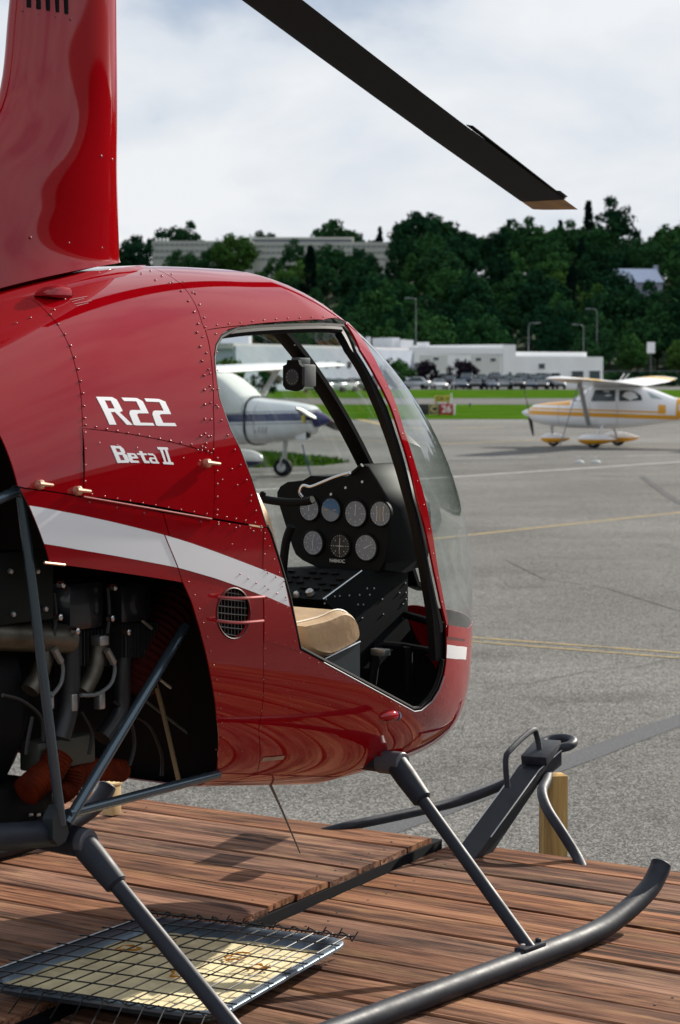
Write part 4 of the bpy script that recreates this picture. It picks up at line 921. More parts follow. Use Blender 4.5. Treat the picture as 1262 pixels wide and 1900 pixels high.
def panel(name, poly, mats, off=0.0, thick=.003, h=.03, gap=.0, holes=(), sym=None, raw=False):
    P = poly if raw else U(poly); P = dens(P, h * .6)
    if gap: P = shrink(P, gap)
    Hs = [dens(q if raw else U(q), h * .4) for q in holes]
    pts = list(P); edges = [(i, (i + 1) % len(P)) for i in range(len(P))]
    for q in Hs: b = len(pts); pts += q; edges += [(b + i, b + (i + 1) % len(q)) for i in range(len(q))]
    x0, x1 = min(p[0] for p in P), max(p[0] for p in P); y0, y1 = min(p[1] for p in P), max(p[1] for p in P)
    bp = pts[:]; cell = {}
    for p in bp: cell.setdefault((int(p[0] / h), int(p[1] / h)), []).append(p)
    i0, i1, j0, j1 = int(math.floor(x0 / h)), int(math.ceil(x1 / h)), int(math.floor(y0 / h)), int(math.ceil(y1 / h))
    for i in range(i0, i1 + 1):
        for j in range(j0, j1 + 1):
            x, y = i * h, j * h
            if not pin(P, x, y) or any(pin(q, x, y) for q in Hs): continue
            ci, cj = int(x / h), int(y / h)
            if any(math.hypot(b[0] - x, b[1] - y) < .45 * h for di in (-1, 0, 1) for dj in (-1, 0, 1) for b in cell.get((ci + di, cj + dj), ())): continue
            pts.append((x, y))
    ov, oe, of, *_ = delaunay_2d_cdt([Vector(p) for p in pts], edges, [], 0, 1e-7)
    tris = []
    for f in of:
        c = [sum(ov[i][k] for i in f) / 3 for k in (0, 1)]
        if pin(P, *c) and not any(pin(q, *c) for q in Hs): tris.append(tuple(f))
    def make(mir_list, nm):
        V = []; NR = []; F = []; MI = []
        for mir in mir_list:
            b = len(V); Vo = []; No = []
            for q in ov:
                n = SN(q[0], q[1]); p = S(q[0], q[1]) + n * off
                if mir: p = Vector((p.x, -p.y, p.z)); n = Vector((n.x, -n.y, n.z))
                Vo.append(p); No.append(n)
            def orient(t, flip):
                A, B_, C_ = (Vo[i] for i in t); up = (B_ - A).cross(C_ - A).dot(No[t[0]] + No[t[1]] + No[t[2]]) > 0
                return t if up != flip else t[::-1]
            V += Vo; NR += No; F += [tuple(b + i for i in orient(t, False)) for t in tris]; MI += [0] * len(tris)
            if thick > 0:
                bi = len(V); V += [p - n * thick for p, n in zip(Vo, No)]; NR += [-n for n in No]; F += [tuple(bi + i for i in orient(t, True)) for t in tris]; MI += [1 if len(mats) > 1 else 0] * len(tris)
                cnt = {}
                for t in tris:
                    tt = orient(t, False)
                    for k in range(3): e_ = (tt[k], tt[(k + 1) % 3]); cnt[e_] = 1
                for (i, j) in list(cnt):
                    if (j, i) in cnt: continue
                    if sym == 'join' and min(abs(Vo[i].y), abs(Vo[j].y)) < 1e-5 and max(abs(Vo[i].y), abs(Vo[j].y)) < 1e-5: continue
                    q = len(V); n = (Vo[j] - Vo[i]).cross(No[i]).normalized(); V += [Vo[i], Vo[j], Vo[j] - No[j] * thick, Vo[i] - No[i] * thick]; NR += [n] * 4; F.append((q, q + 3, q + 2, q + 1)); MI.append(0)
        me = bpy.data.meshes.new(nm); me.from_pydata(V, [], F)
        for m_ in mats: me.materials.append(m_)
        me.polygons.foreach_set('material_index', MI); me.polygons.foreach_set('use_smooth', [True] * len(F)); me.normals_split_custom_set_from_vertices(NR); me.update()
        return link(nm, me, heli)
    if sym == 'join': return make((False, True), name)
    o = make((False,), name)
    if sym == 'copy': make((True,), name)
    return o

# ---- traced lines on the skin
SEAM_A = [(60, 556), (89, 582), (111, 609), (129, 644), (140, 680), (149, 724), (152, 760), (153, 791)]
SEAM_A2 = [(153, 791), (154, 844), (155, 922)]
ROOF_REAR = [(286, 499), (311, 510), (333, 525), (350, 544), (365, 570), (375, 600), (381, 613)]
DOOR_TOP = [(381, 613), (403, 609), (460, 603), (523, 597), (600, 594), (641, 595)]
JSEAM = [(381, 613), (386, 630), (394, 693), (396, 760), (396, 840)]
DREAR = [(425, 611), (410, 622), (400, 640), (397, 662), (399, 689), (406, 737), (426, 795), (444, 831), (466, 888), (488, 959), (495, 979)]
DREAR2 = [(495, 979), (501, 991), (519, 1048), (526, 1073), (537, 1113), (548, 1168), (556, 1205)]
SILL = [(556, 1205), (600, 1229), (650, 1256), (700, 1283), (768, 1320), (781, 1318), (802, 1301), (815, 1280), (824, 1254), (828, 1228), (828, 1160)]
POST_IN = [(640, 599), (668, 650), (698, 701), (724, 753), (741, 804), (758, 860), (773, 924), (788, 979), (805, 1060), (817, 1116), (828, 1160)]
POST_OUT = [(645, 596), (679, 641), (707, 693), (728, 735), (749, 800), (771, 868), (788, 928), (801, 988), (812, 1060), (822, 1110), (831, 1160)]
JAMB_IN = [(636, 607), (655, 641), (680, 680), (703, 731), (725, 787), (746, 851), (762, 907), (775, 954), (789, 1022), (800, 1085), (809, 1140), (813, 1190)]
BAY = [(402, 1426), (404, 1399), (402, 1333), (393, 1266), (377, 1191), (355, 1115), (339, 1080)]
u_f = uv(610, 568)[0]; u_r = uv(286, 499)[0] - .05; u_a = uv(60, 556)[0] - .03; u_g = uz(S(*uv(866, 1167)).z + .005)
def vz(u, z):
    lo, hi = 0.0, VMAX
    for _ in range(40):
        m = (lo + hi) / 2
        if S(u, m).z < z: lo = m
        else: hi = m
    return lo
_g1 = uv(866, 1167); _gz = S(*_g1).z; GL = []
for k in range(1, 12):
    u_ = _g1[0] + (u_g - _g1[0]) * (1 - (1 - k / 12) ** 1.6); GL.append((u_, vz(u_, _gz + .005 * k / 12), 0))
u_b1 = uv(478, 1430)[0]; u_b2 = -1.06
PM = [RED, BLACK]; GAP = .0011
panel('roof_panel', DOOR_TOP + [(619, 574), T(u_f), T(u_r)] + ROOF_REAR[:-1], PM, .0, sym='join', gap=GAP)
panel('upper_cowl_panel', ROOF_REAR[::-1] + [T(u_r), T(u_a)] + SEAM_A + [(151, 795), (396, 841)] + JSEAM[::-1][1:-1], PM, .0, sym='copy', gap=GAP)
panel('rear_cowl_panel', [(155, 922)] + SEAM_A2[::-1][1:] + SEAM_A[::-1][1:] + [T(u_a), T(A_END), (A_END, uv(0, 808)[1] - .04, 0), (0, 808), (33, 902), (49, 906)], PM, .0, sym='copy', gap=GAP)
panel('door_frame_panel', JSEAM + [(396, 962), (495, 979)] + DREAR[::-1][1:] + [(460, 604), (403, 609.5)], PM, .0006, sym='copy', gap=GAP, h=.02)
panel('access_panel', [(152, 795), (396, 841), (396, 962), (154, 921)], PM, .0014, sym='copy', gap=.0018)
panel('stripe_cowl_panel', [(49, 907), (155, 923), (302, 951), (331, 1055), (338, 1081), (93, 1046), (82, 1008), (53, 937), (37, 906)], PM, .0, sym='copy', gap=GAP)
lower_holes = [[(433 + 30 * math.cos(t * math.pi / 12) - 4 * math.sin(t * math.pi / 12), 1138 + 46 * math.sin(t * math.pi / 12)) for t in range(24)]]
panel('lower_side_panel', [(303, 951), (396, 964), (488, 979), (488, 1058), (488, 1213), (479, 1355), (478, 1430), Bt(u_b1), Bt(u_b2)] + BAY + [(331, 1055)], PM, .0, sym='copy', gap=GAP, holes=lower_holes)
panel('nose_panel', [(489, 979), (495, 979)] + DREAR2[1:] + SILL[1:] + [(850, 1164), (866, 1167)] + GL + [T(u_g), (UMAX, VMAX, 0), (UMAX, 0, 0), Bt(u_b1), (478, 1430), (479, 1355), (488, 1213), (488, 1058)], PM, .0005, sym='join', gap=.0006)
panel('corner_doubler', [(489, 1105), (537.5, 1126), (548, 1168), (555, 1207), (489, 1190)], PM, .0022, h=.02)
panel('windshield', POST_OUT + [(850, 1164), (866, 1167)] + GL + [T(u_g), T(u_f), (619, 574)], [GLASS], -.001, thick=0, sym='join', h=.025)
panel('door_post', POST_OUT + POST_IN[::-1], PM, .002, .006, sym='copy', h=.02)
panel('door_jamb', POST_IN + [(828, 1228), (815, 1228)] + JAMB_IN[::-1] , [BLACK], -.010, .02, sym='copy', h=.02)
# nose glass retainer and stripe
panel('glass_retainer', [(830, 1160), (850, 1163), (866, 1166), (863, 1187), (848, 1184), (829, 1181)], [RED], .004, .004, h=.02)
z1, z2 = S(*uv(864, 1201)).z, S(*uv(862, 1223)).z
panel('nose_stripe', [(829, 1196), (848, 1199), (866, 1201), (864, 1224), (846, 1223), (828, 1221)], [SILVER], .001, 0, h=.02, sym='copy')
panel('silver_stripe', [(54, 938), (115, 949), (177, 961.5), (240, 976), (304, 992.5), (329, 1053), (269, 1041.5), (209, 1030.5), (146, 1020), (82, 1009)], [SILVER], .0005, 0, h=.02)
panel('silver_stripe', [(306, 993), (330, 1000), (355, 1008), (400, 1024), (444, 1040.5), (488, 1057.5), (526, 1073), (537, 1126), (511, 1115), (484, 1104), (442, 1088), (399, 1073), (365, 1063), (331, 1053.5)], [SILVER], .0013, 0, h=.02)

# ---- lettering, traced as block letters
def Z(pts): return [(140 + x * .2377, 700 + y * .2377) for x, y in pts]
LET = [([(160, 153), (285, 155), (322, 175), (368, 262), (345, 276), (447, 373), (400, 371), (308, 272), (275, 272), (320, 370), (265, 370)], [[(228, 181), (275, 182), (306, 245), (258, 245)]]),
 ([(357, 159), (480, 163), (525, 188), (572, 282), (490, 282), (480, 292), (508, 355), (605, 357), (617, 378), (480, 376), (455, 372), (420, 285), (425, 262), (440, 256), (508, 257), (475, 188), (380, 186)], []),
 ([(537, 165), (650, 170), (700, 190), (746, 288), (668, 288), (657, 296), (684, 356), (776, 358), (790, 382), (650, 380), (630, 376), (600, 290), (604, 268), (618, 260), (688, 262), (655, 194), (552, 190)], []),
 ([(268, 535), (345, 537), (372, 560), (385, 588), (380, 598), (398, 608), (418, 655), (412, 668), (325, 670)], [[(308, 556), (338, 557), (352, 585), (322, 585)], [(332, 606), (362, 607), (382, 648), (350, 648)]]),
 ([(397, 592), (455, 594), (470, 606), (487, 635), (440, 636), (446, 650), (488, 652), (496, 668), (430, 668), (418, 655)], [[(430, 606), (452, 607), (458, 620), (436, 620)]]),
 ([(490, 577), (515, 578), (522, 594), (550, 596), (556, 608), (528, 608), (548, 652), (570, 654), (578, 672), (535, 670), (525, 655), (503, 608), (480, 606), (474, 594), (497, 594)], []),
 ([(556, 594), (600, 597), (620, 615), (640, 660), (648, 662), (650, 675), (590, 672), (575, 655), (570, 636), (576, 626), (612, 628), (606, 612), (565, 608)], [[(590, 638), (616, 640), (626, 660), (598, 658)]]),
 ([(632, 546), (714, 548), (722, 566), (712, 567), (742, 663), (758, 664), (764, 683), (684, 679), (676, 662), (690, 662), (655, 566), (640, 564)], [[(676, 567), (692, 567), (722, 662), (706, 662)]])]
for k, (o_, hs) in enumerate(LET): panel('letter', Z(o_), [WHITE_VINYL], .0005 if k < 3 else .0019, 0, h=.02, holes=[Z(q) for q in hs])

# ---- rivets and screws
def rivet_line(mb, pts, sp, r, off=(0, 0)):
    P = [Vector((x + off[0], y + off[1])) for x, y in pts]; carry = 0
    for i in range(len(P) - 1):
        L_ = (P[i + 1] - P[i]).length; t = carry
        while t < L_:
            q = P[i].lerp(P[i + 1], t / L_); rivet(mb, q.x, q.y, r); t += sp
        carry = t - L_
def rivet(mb, x, y, r, up=.0025):
    try: u, v = uv(x, y)
    except RuntimeError: return
    r *= .78; p = S(u, v); n = SN(u, v); mb.lathe(p + n * up * .4, n, [(0, r), (r * .35, r * .85), (r * .62, r * .45), (r * .7, 0)], 8)
rb = MB(); rs = MB()
rivet_line(rb, SEAM_A[1:], 23, .0042, (4, 2)); rivet_line(rb, JSEAM, 27, .0045, (-16, 4)); rivet_line(rb, JSEAM, 31, .0038, (-5, 12)); rivet_line(rb, ROOF_REAR, 23, .0042, (-7, 4)); rivet_line(rb, ROOF_REAR[1:], 26, .0036, (7, -1))
rivet_line(rb, [(158, 789), (393, 832)], 20, .0040); rivet_line(rs, [(158, 803), (158, 915)], 30, .0034); rivet_line(rs, [(170, 917), (385, 954)], 24, .003)
rivet_line(rs, [(400, 620), (404, 700), (404, 760)], 34, .0036); rivet_line(rb, DREAR[4:], 30, .0038, (-9, 4)); rivet_line(rs, [(403, 850), (403, 958)], 24, .0034); rivet_line(rs, [(402, 956), (490, 973)], 18, .0034)
rivet_line(rs, [(405, 969), (488, 985)], 20, .0030); rivet_line(rb, [(165, 932), (270, 953), (300, 958)], 52, .0042); rivet_line(rb, [(372, 968), (440, 980), (478, 988)], 33, .0042)
rivet_line(rs, BAY, 27, .0030, (9, -4)); rivet_line(rs, [(491, 1000), (491, 1210), (483, 1350)], 29, .0030); rivet_line(rs, [(496, 985), (523, 1060), (545, 1150), (554, 1200)], 26, .0030, (-5, 4))
rivet_line(rs, SILL[:5], 19, .0027, (1, 7)); rivet_line(rs, SILL[5:9], 22, .0026, (7, 6)); rivet_line(rs, [(497, 1113), (535, 1128)], 19, .0032); rivet_line(rs, [(495, 1186), (545, 1203)], 17, .0028)
rivet_line(rb, POST_OUT, 46, .0040, (-3, 6)); rivet_line(rb, [(836, 1173), (864, 1178)], 9, .0036); rivet_line(rs, DOOR_TOP, 22, .0030, (0, -6)); rivet_line(rs, [(619, 574), (600, 559), (560, 541)], 20, .003, (-4, 3))
rivet_line(rs, [(530, 1268), (540, 1310)], 14, .0022); rivet_line(rs, [(545, 1268), (566, 1266)], 18, .0022); rivet_line(rs, [(530, 1314), (690, 1300)], 27, .0022); rivet_line(rs, [(400, 1390), (470, 1395)], 24, .0022)
rivet_line(rs, [(430, 1010), (470, 1028)], 26, .0032); rivet_line(rs, [(445, 1065), (480, 1085)], 17, .0034); rivet_line(rs, [(496, 1063), (530, 1080)], 17, .0034); rivet_line(rs, [(497, 1093), (533, 1110)], 18, .0034)
for (x, y) in [(362, 545), (372, 809), (382, 823), (386, 810), (366, 835), (374, 836), (385, 838), (395, 834), (230, 500), (262, 508), (288, 520), (314, 526), (56, 590), (30, 600), (15, 545), (120, 556), (100, 575)]: rivet(rb, x, y, .004)
for (x, y) in [(184, 822), (217, 826), (254, 831), (340, 850), (370, 855), (440, 900), (465, 930), (430, 870), (412, 890)]: rivet(rs, x, y, .003)
o = rb.build('screw_heads', RIVET, heli); o['kind'] = 'stuff'; o = rs.build('rivet_heads', mat('rivet_pale', (.34, .07, .07), .35, .2, .4), heli); o['kind'] = 'stuff'
def ob(px, py, out=0.0): u, v = uv(px, py); return S(u, v) + SN(u, v) * out
def nb(px, py): u, v = uv(px, py); return SN(u, v)
# latches
for (x, y) in [(76, 900), (146, 911), (386, 860)]:
    c = ob(x, y, .012); d = (ob(x + 12, y + 2, .012) - ob(x - 8, y, .012)); o = MB().tube([c - d * .5, c + d * .1, c + d * .75], [.006, .0045, .0035], 8).build('latch', BRASS, heli); MB().lathe(ob(x - 4, y, .0), nb(x, y), [(0, .011), (.010, .010), (.014, .006), (.014, 0)], 12).build('latch_base', BRASS, o)
MB().tube([ob(153 + t * 237 / 8, 922 + t * 41 / 8, .004) for t in range(9)], .0024, 6).build('hinge_rod', mat('pink_hinge', (.34, .06, .055), .6, 0, spec=.1), heli)
MB().tube([ob(80, 1044, .004), ob(118, 1048, .004)], .003, 6).build('latch_pin', BRASS, heli)
panel('placard', [(487, 1405), (528, 1401), (525, 1408), (484, 1412)], [ALU], .002, 0, h=.02)
panel('step_plate', [(702, 1397), (748, 1391), (748, 1396), (702, 1403)], [RED], .008, .006, h=.02)
# stencil-like fine print on the upper cowl
for k in range(4): panel('fine_print', [(130 + k * 4, 556 + k * 4), (162 + k * 4 - (k % 2) * 10, 550 + k * 4), (162 + k * 4 - (k % 2) * 10, 551 + k * 4), (130 + k * 4, 557 + k * 4)], [mat('fine_print', (.42, .16, .17), .6)], .001, 0, h=.02)
# round screened vent with two guard rods
vc = [ob(433 + 28 * math.cos(t * math.pi / 12), 1138 + 44 * math.sin(t * math.pi / 12), -.05) for t in range(24)]
vent = MB().add(vc, [tuple(range(24))]).build('vent_duct', BLACK, heli, smooth=False)
scr = MB()
for k in range(7):
    y = 1100 + k * 13; w = 28 * math.sqrt(max(0, 1 - ((y - 1138) / 46) ** 2)); scr.tube([ob(433 - w, y - 2, -.004), ob(433, y + 1, -.004), ob(433 + w, y + 3, -.004)], .0013, 5)
for k in range(9):
    x = 408 + k * 6.2; hh = 44 * math.sqrt(max(0, 1 - ((x - 433) / 30) ** 2)); scr.tube([ob(x, 1138 - hh, -.005), ob(x, 1138, -.005), ob(x, 1138 + hh, -.005)], .0008, 4)
scr.build('screen', mat('screen_wire', (.16, .16, .155), .5, .5), vent)
rg = [ob(433 + 31 * math.cos(t * math.pi / 16) , 1138 + 47 * math.sin(t * math.pi / 16), .001) for t in range(33)]
MB().tube(rg, .002, 6).build('vent_rim', mat('dark_rim', (.05, .01, .01), .5), vent)
for (x, y) in [(405, 1108), (403, 1152)]:
    b = ob(x, y); n = nb(x, y); f = Vector((1, 0, -.03)); MB().tube(spline([b, b + n * .035 + f * .01, b + n * .05 + f * .04, b + n * .05 + f * .11], 3), .0036, 6).build('guard_rod', mat('rod_pink', (.45, .10, .10), .3, .3), vent)
# red position lamp blister
c = ob(722, 1328); n = nb(722, 1328); d = (ob(745, 1326) - ob(700, 1331)).normalized(); sec = []
for t, r in [(-.045, .002), (-.035, .010), (-.015, .017), (.01, .018), (.028, .015)]: sec.append([c + d * t + n * (r * 1.0 * max(-.2, math.sin(q))) + n.cross(d) * (r * .9 * math.cos(q)) for q in [2 * math.pi * k / 14 for k in range(14)]])
nl = MB().loft(sec).build('position_lamp', RED, heli); MB().lathe(c + d * .028 + n * .004, d, [(0, .014), (.008, .012), (.014, .006), (.016, 0)], 12).build('lens', mat('blue_lens_small', (.05, .12, .25), .1, 0, .5), nl)

# ------------------------------------------------------------------ cabin interior
def a_fw(z): return -1.60 + (1.62 - z) * .40
fw = []
for z in [.40 + 1.28 * k / 16 for k in range(17)]:
    a = a_fw(z); w = max(.02, half_l(a, z) - .012); fw.append([(a, -w, z), (a, w, z)])
MB().loft([[p for p in q] + [(q[1][0] - .02, q[1][1], q[1][2]), (q[0][0] - .02, q[0][1], q[0][2])] for q in fw]).build('firewall', BLACK, heli, smooth=False)
fl_ = [(x_, max(.01, half_l(x_, .415) - .015)) for x_ in (-1.15, -.9, -.6, -.4, -.2, -.1, -.02)]
MB().add([(x_, -w_, .415) for x_, w_ in fl_] + [(x_, w_, .415) for x_, w_ in fl_[::-1]], [tuple(range(14))]).build('cabin_floor', mat('floor_grey', (.03, .03, .032), .6), heli, smooth=False)
# seats
def seat(l0, l1, nm):
    prof_ = [(545, 1160), (560, 1205), (603, 1221), (640, 1206), (668, 1188), (669, 1165), (661, 1146), (648, 1135), (630, 1134), (600, 1147)]
    P = [on_l(x, y, .40) for x, y in prof_]; P = spline([(p.x, 0, p.z) for p in P] + [(P[0].x, 0, P[0].z)], 3)[:-1]; sec = []; cx = sum(p.x for p in P) / len(P); cz = sum(p.z for p in P) / len(P)
    for l, k in [(l0, .80), (l0 + .012, .93), (l0 + .035, 1.0), ((l0 + l1) / 2, 1.03), (l1 - .035, 1.0), (l1 - .012, .93), (l1, .80)]: sec.append([(cx + (p.x - cx) * k, -l, cz + (p.z - cz) * k) for p in P])
    s_ = MB().loft(sec).build(nm, LEATHER, heli)
    for l in (l0 + .03, l1 - .03): MB().tube([(cx + (p.x - cx) * 1.015, -l, cz + (p.z - cz) * 1.015) for p in P] , .003, 5).build('piping', mat('tan_piping', (.40, .26, .14), .5), s_)
seat(.02, .41, 'seat_cushion'); seat(-.41, -.02, 'seat_cushion')
def seatback(l0, l1):
    sec = []
    for z in [.70, .73, .80, .9, 1.0, 1.1, 1.16, 1.19]:
        k = {.70: .6, .73: .9, 1.16: .85, 1.19: .4}.get(z, 1); t = .115 * k; a = a_fw(z) + .062; w0, w1 = l0 + .04 * (1 - k), l1 - .04 * (1 - k)
        sec.append([(a, -w0, z), (a + t * .8, -w0, z), (a + t, -w0 - .03, z), (a + t, -w1 + .03, z), (a + t * .8, -w1, z), (a, -w1, z)])
    MB().loft(sec).build('seat_back', LEATHER, heli, ang=60)
seatback(.02, .455); seatback(-.455, -.02)
def lprism(pts, l0, l1, nm, m, parent=None):
    P = [on_l(x, y, l0) for x, y in pts]; return MB().prism(P, (0, l0 - l1, 0)).build(nm, m, parent or heli, smooth=False)
lprism([(548, 1200), (603, 1224), (668, 1192), (668, 1280), (560, 1280)], .39, .03, 'seat_box', mat('seat_box_grey', (.035, .045, .052), .45))
lprism([(548, 1200), (603, 1224), (668, 1192), (668, 1280), (560, 1280)], -.03, -.39, 'seat_box', mat('seat_box_grey', (.035, .045, .052), .45))
MB().tube([on_l(603, 1222.5, .392), on_l(668, 1190.5, .392)], .0028, 6).build('seat_trim', STEEL, heli)
con = lprism([(600, 1113), (668, 1061), (757, 1055), (757, 1148), (762, 1168), (700, 1240), (640, 1240), (632, 1142)], .10, -.16, 'console', BLACK_PANEL)
MB().tube([on_l(599, 1112, .101), on_l(671, 1059, .101)], .0026, 6).build('edge_trim', STEEL, con)
rv2 = MB()
for (x, y) in [(605, 1112), (621, 1107), (630, 1106), (648, 1105), (667, 1104), (686, 1104), (681, 1092), (694, 1092), (709, 1112), (752, 1082), (753, 1100), (753, 1112), (748, 1121), (748, 1147), (711, 1140), (672, 1147), (741, 1100), (602, 1120), (674, 1122), (664, 1122)]: rv2.lathe(on_l(x, y, .10), (0, -1, 0), [(0, .0032), (.0015, .0028), (.0025, 0)], 8)
o = rv2.build('console_screws', ALU, con); o['kind'] = 'stuff'
# radio face details on the sloped console top
def slope_pt(s, t):   # s along the sloped edge 0..1, t across from right to left 0..1
    p, q = on_l(600, 1113, .10), on_l(668, 1061, .10); r = p.lerp(q, s); return Vector((r.x, r.y + .26 * t, r.z)) + Vector((-.002, 0, .003))
for s, t, r, m_ in [(.12, .22, .012, ALU), (.02, .35, .008, ALU), (.45, .85, .006, BLACK_PANEL)]:
    MB().lathe(slope_pt(s, t), (-.5, 0, .86), [(0, r), (.012, r * .95), (.015, r * .7), (.015, 0)], 16).build('radio_knob', m_, con)
for s, t, c_ in [(.52, .93, (.05, .12, .7)), (.52, .78, (.05, .12, .7)), (.42, .90, (.8, .25, .08))]:
    m_ = mat('indicator_%s' % int(c_[0] * 100), c_, .3); MB().box(slope_pt(s, t), (.008, .012, .004), bev=.001).build('indicator', m_, con)
for k in range(5):
    for q in range(6):
        if (k * 7 + q * 3) % 4: MB().box(slope_pt(.15 + .18 * k, .12 + .15 * q), (.012, .026, .002)).build('radio_button', mat('radio_button', (.012, .011, .011), .5, spec=.1), con, smooth=False)
# instrument panel
PA = -.29
face = [(513, 925), (513, 913), (519, 902), (532, 894), (561, 891), (576, 882), (600, 883), (645, 883), (660, 872), (673, 861), (684, 865), (697, 887), (709, 907), (719, 925), (722, 945), (722, 1000), (716, 1040), (704, 1062), (640, 1064), (585, 1052), (560, 1040), (548, 1030), (542, 1016), (534, 991)]
P = [on_a(x, y, PA) for x, y in face]
pn = MB(); n_ = len(P); cxy = sum((p for p in P), Vector()) / n_
def ringp(da, k, dz=0): return [Vector((PA + da, cxy.y + (p.y - cxy.y) * k, cxy.z + (p.z - cxy.z) * k + dz)) for p in P]
pn.loft([ringp(0, .985), ringp(.006, 1.0), ringp(.16, 1.0), ringp(.24, .9, -.02), ringp(.26, .7, -.03)])
ip = pn.build('instrument_panel', BLACK_PANEL, heli, ang=50)
DIAL_SHEEN = mat('dial_sky_sheen', (.17, .205, .26), .35, var=(.14, .17, .215), vscale=30, coat=.8)  # black dials coloured grey-blue, standing in for sky mirrored in their glass
def gauge(px, py, r, kind):
    c = on_a(px, py, PA - .002); N_ = Vector((-1, 0, 0)); right = Vector((0, -1, 0)); up = Vector((0, 0, 1))
    g_ = MB().lathe(c, N_, [(-.004, r * 1.16), (.005, r * 1.16), (.007, r * 1.06), (.003, r * 1.0)], 28).build('gauge', BLACK_PANEL, ip)
    fm = DIAL_SHEEN if kind != 'dark' else mat('dial_dark', (.012, .013, .015), .3)
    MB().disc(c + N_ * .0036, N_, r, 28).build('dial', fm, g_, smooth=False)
    wt = mat('dial_white', (.6, .64, .66), .5); tk = MB(); nt_ = {'alt': 30, 'asi': 24, 'map': 26, 'dark': 24, 'rpm': 18, 'ai': 10}[kind]
    for k in range(nt_):
        a = 2 * math.pi * k / nt_
        if kind == 'ai' and math.sin(a) < .25: continue
        d = right * math.cos(a) + up * math.sin(a); q = right * -math.sin(a) + up * math.cos(a); r0 = r * (.82 if k % 3 == 0 else .88); w = .0005 if k % 3 else .0008
        tk.add([c + N_ * .0046 + d * r0 - q * w, c + N_ * .0046 + d * r * .95 - q * w, c + N_ * .0046 + d * r * .95 + q * w, c + N_ * .0046 + d * r0 + q * w], [(0, 1, 2, 3)])
        if k % 3 == 0 and kind not in ('ai',):
            e_ = c + N_ * .0046 + d * r * .64; tk.box(e_, (.0004, .0020, .0030))
    tk.build('tick_marks', wt, g_, smooth=False)
    nd = MB()
    for a, L_ in {'alt': [(80, .75), (-88, .6)], 'asi': [(84, .78)], 'map': [(25, .8)], 'dark': [(86, .7), (0, .45), (180, .45), (-92, .6)], 'rpm': [], 'ai': []}[kind]:
        d = right * math.cos(R(a)) + up * math.sin(R(a)); q = right * -math.sin(R(a)) + up * math.cos(R(a)); b = c + N_ * .0054
        nd.add([b - q * .0012 - d * .006, b + d * r * L_ - q * .0006, b + d * r * L_ + q * .0006, b + q * .0012 - d * .006], [(0, 1, 2, 3)])
    if nd.v: nd.build('needle', wt, g_, smooth=False)
    if kind == 'ai':
        P2 = [c + N_ * .0042 + (right * math.cos(t) + up * math.sin(t)) * r * .97 for t in [R(-22) + (math.pi + R(0)) * k / 16 for k in range(17)]]
        MB().add(P2, [tuple(range(17))]).build('sky_half', mat('horizon_blue', (.045, .13, .28), .3), g_, smooth=False)
        for sg in (-1, 1): MB().box(c + N_ * .0052 + right * (sg * r * .45), (.0005, r * .35, .0016)).build('wing_mark', mat('wing_orange', (.6, .35, .12), .5), g_, smooth=False)
    if kind == 'rpm':
        for dx in (-.3, .0, .3):
            pts = [c + N_ * .0046 + right * (r * dx * (1 + .25 * abs(t))) + up * (r * .62 * t) for t in (-1, -.5, 0, .5, 1)]; MB().tube(pts, .0011, 5).build('scale', wt if dx else mat('wing_orange', (.6, .35, .12), .5), g_)
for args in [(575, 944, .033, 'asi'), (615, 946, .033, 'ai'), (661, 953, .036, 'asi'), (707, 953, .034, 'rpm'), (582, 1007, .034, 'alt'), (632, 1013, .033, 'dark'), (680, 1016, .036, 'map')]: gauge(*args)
put_text('N484DC', .0145, mat('dial_white', (.6, .64, .66), .5), ip, on_a(626, 1041, PA - .003), (R(90), 0, R(-90)))
MB().disc(on_a(704, 921, PA - .001), (-1, 0, 0), .014, 20).build('annunciator', BLACK, ip, smooth=False)
for (x, y) in [(672, 894), (641, 905), (614, 917)]: MB().disc(on_a(x, y, PA - .002), (-1, 0, .2), .004, 10).build('lamp_dot', mat('dial_white', (.6, .64, .66), .5), ip, smooth=False)
# shroud on the right of the panel
sh = [on_l(x, y, .13) for x, y in [(716, 915), (742, 935), (768, 948), (778, 965), (781, 995), (776, 1035), (766, 1058), (752, 1063), (716, 1058)]]
MB().prism(sh, (0, .12, 0)).build('panel_shroud', BLACK_PANEL, ip, smooth=False)
# cyclic control
def tb(nm, pts, a, r, m_, parent=None): return MB().tube(spline([on_a(x, y, a) for x, y in pts], 5), r, 10).build(nm, m_, parent or heli)
cy = tb('cyclic_bar', [(485, 925), (505, 929), (535, 932), (566, 931), (580, 927)], -.47, .0115, BLACK)
tb('cyclic_post', [(541, 976), (530, 1010), (523, 1080)], -.42, .013, BLACK, cy)
tb('cyclic_link', [(562, 923), (556, 914), (562, 901), (577, 903), (600, 894), (625, 884), (650, 877)], -.50, .0042, STEEL, cy)
MB().lathe(on_a(488, 922, -.47), (0, 0, 1), [(-.005, .009), (.012, .009), (.016, .004), (.016, 0)], 10).build('cyclic_button', BLACK, cy)
MB().tube([on_a(652, 880, -.30), on_a(672, 863, -.30)], .006, 8).build('glareshield_bracket', BLACK_PANEL, ip)
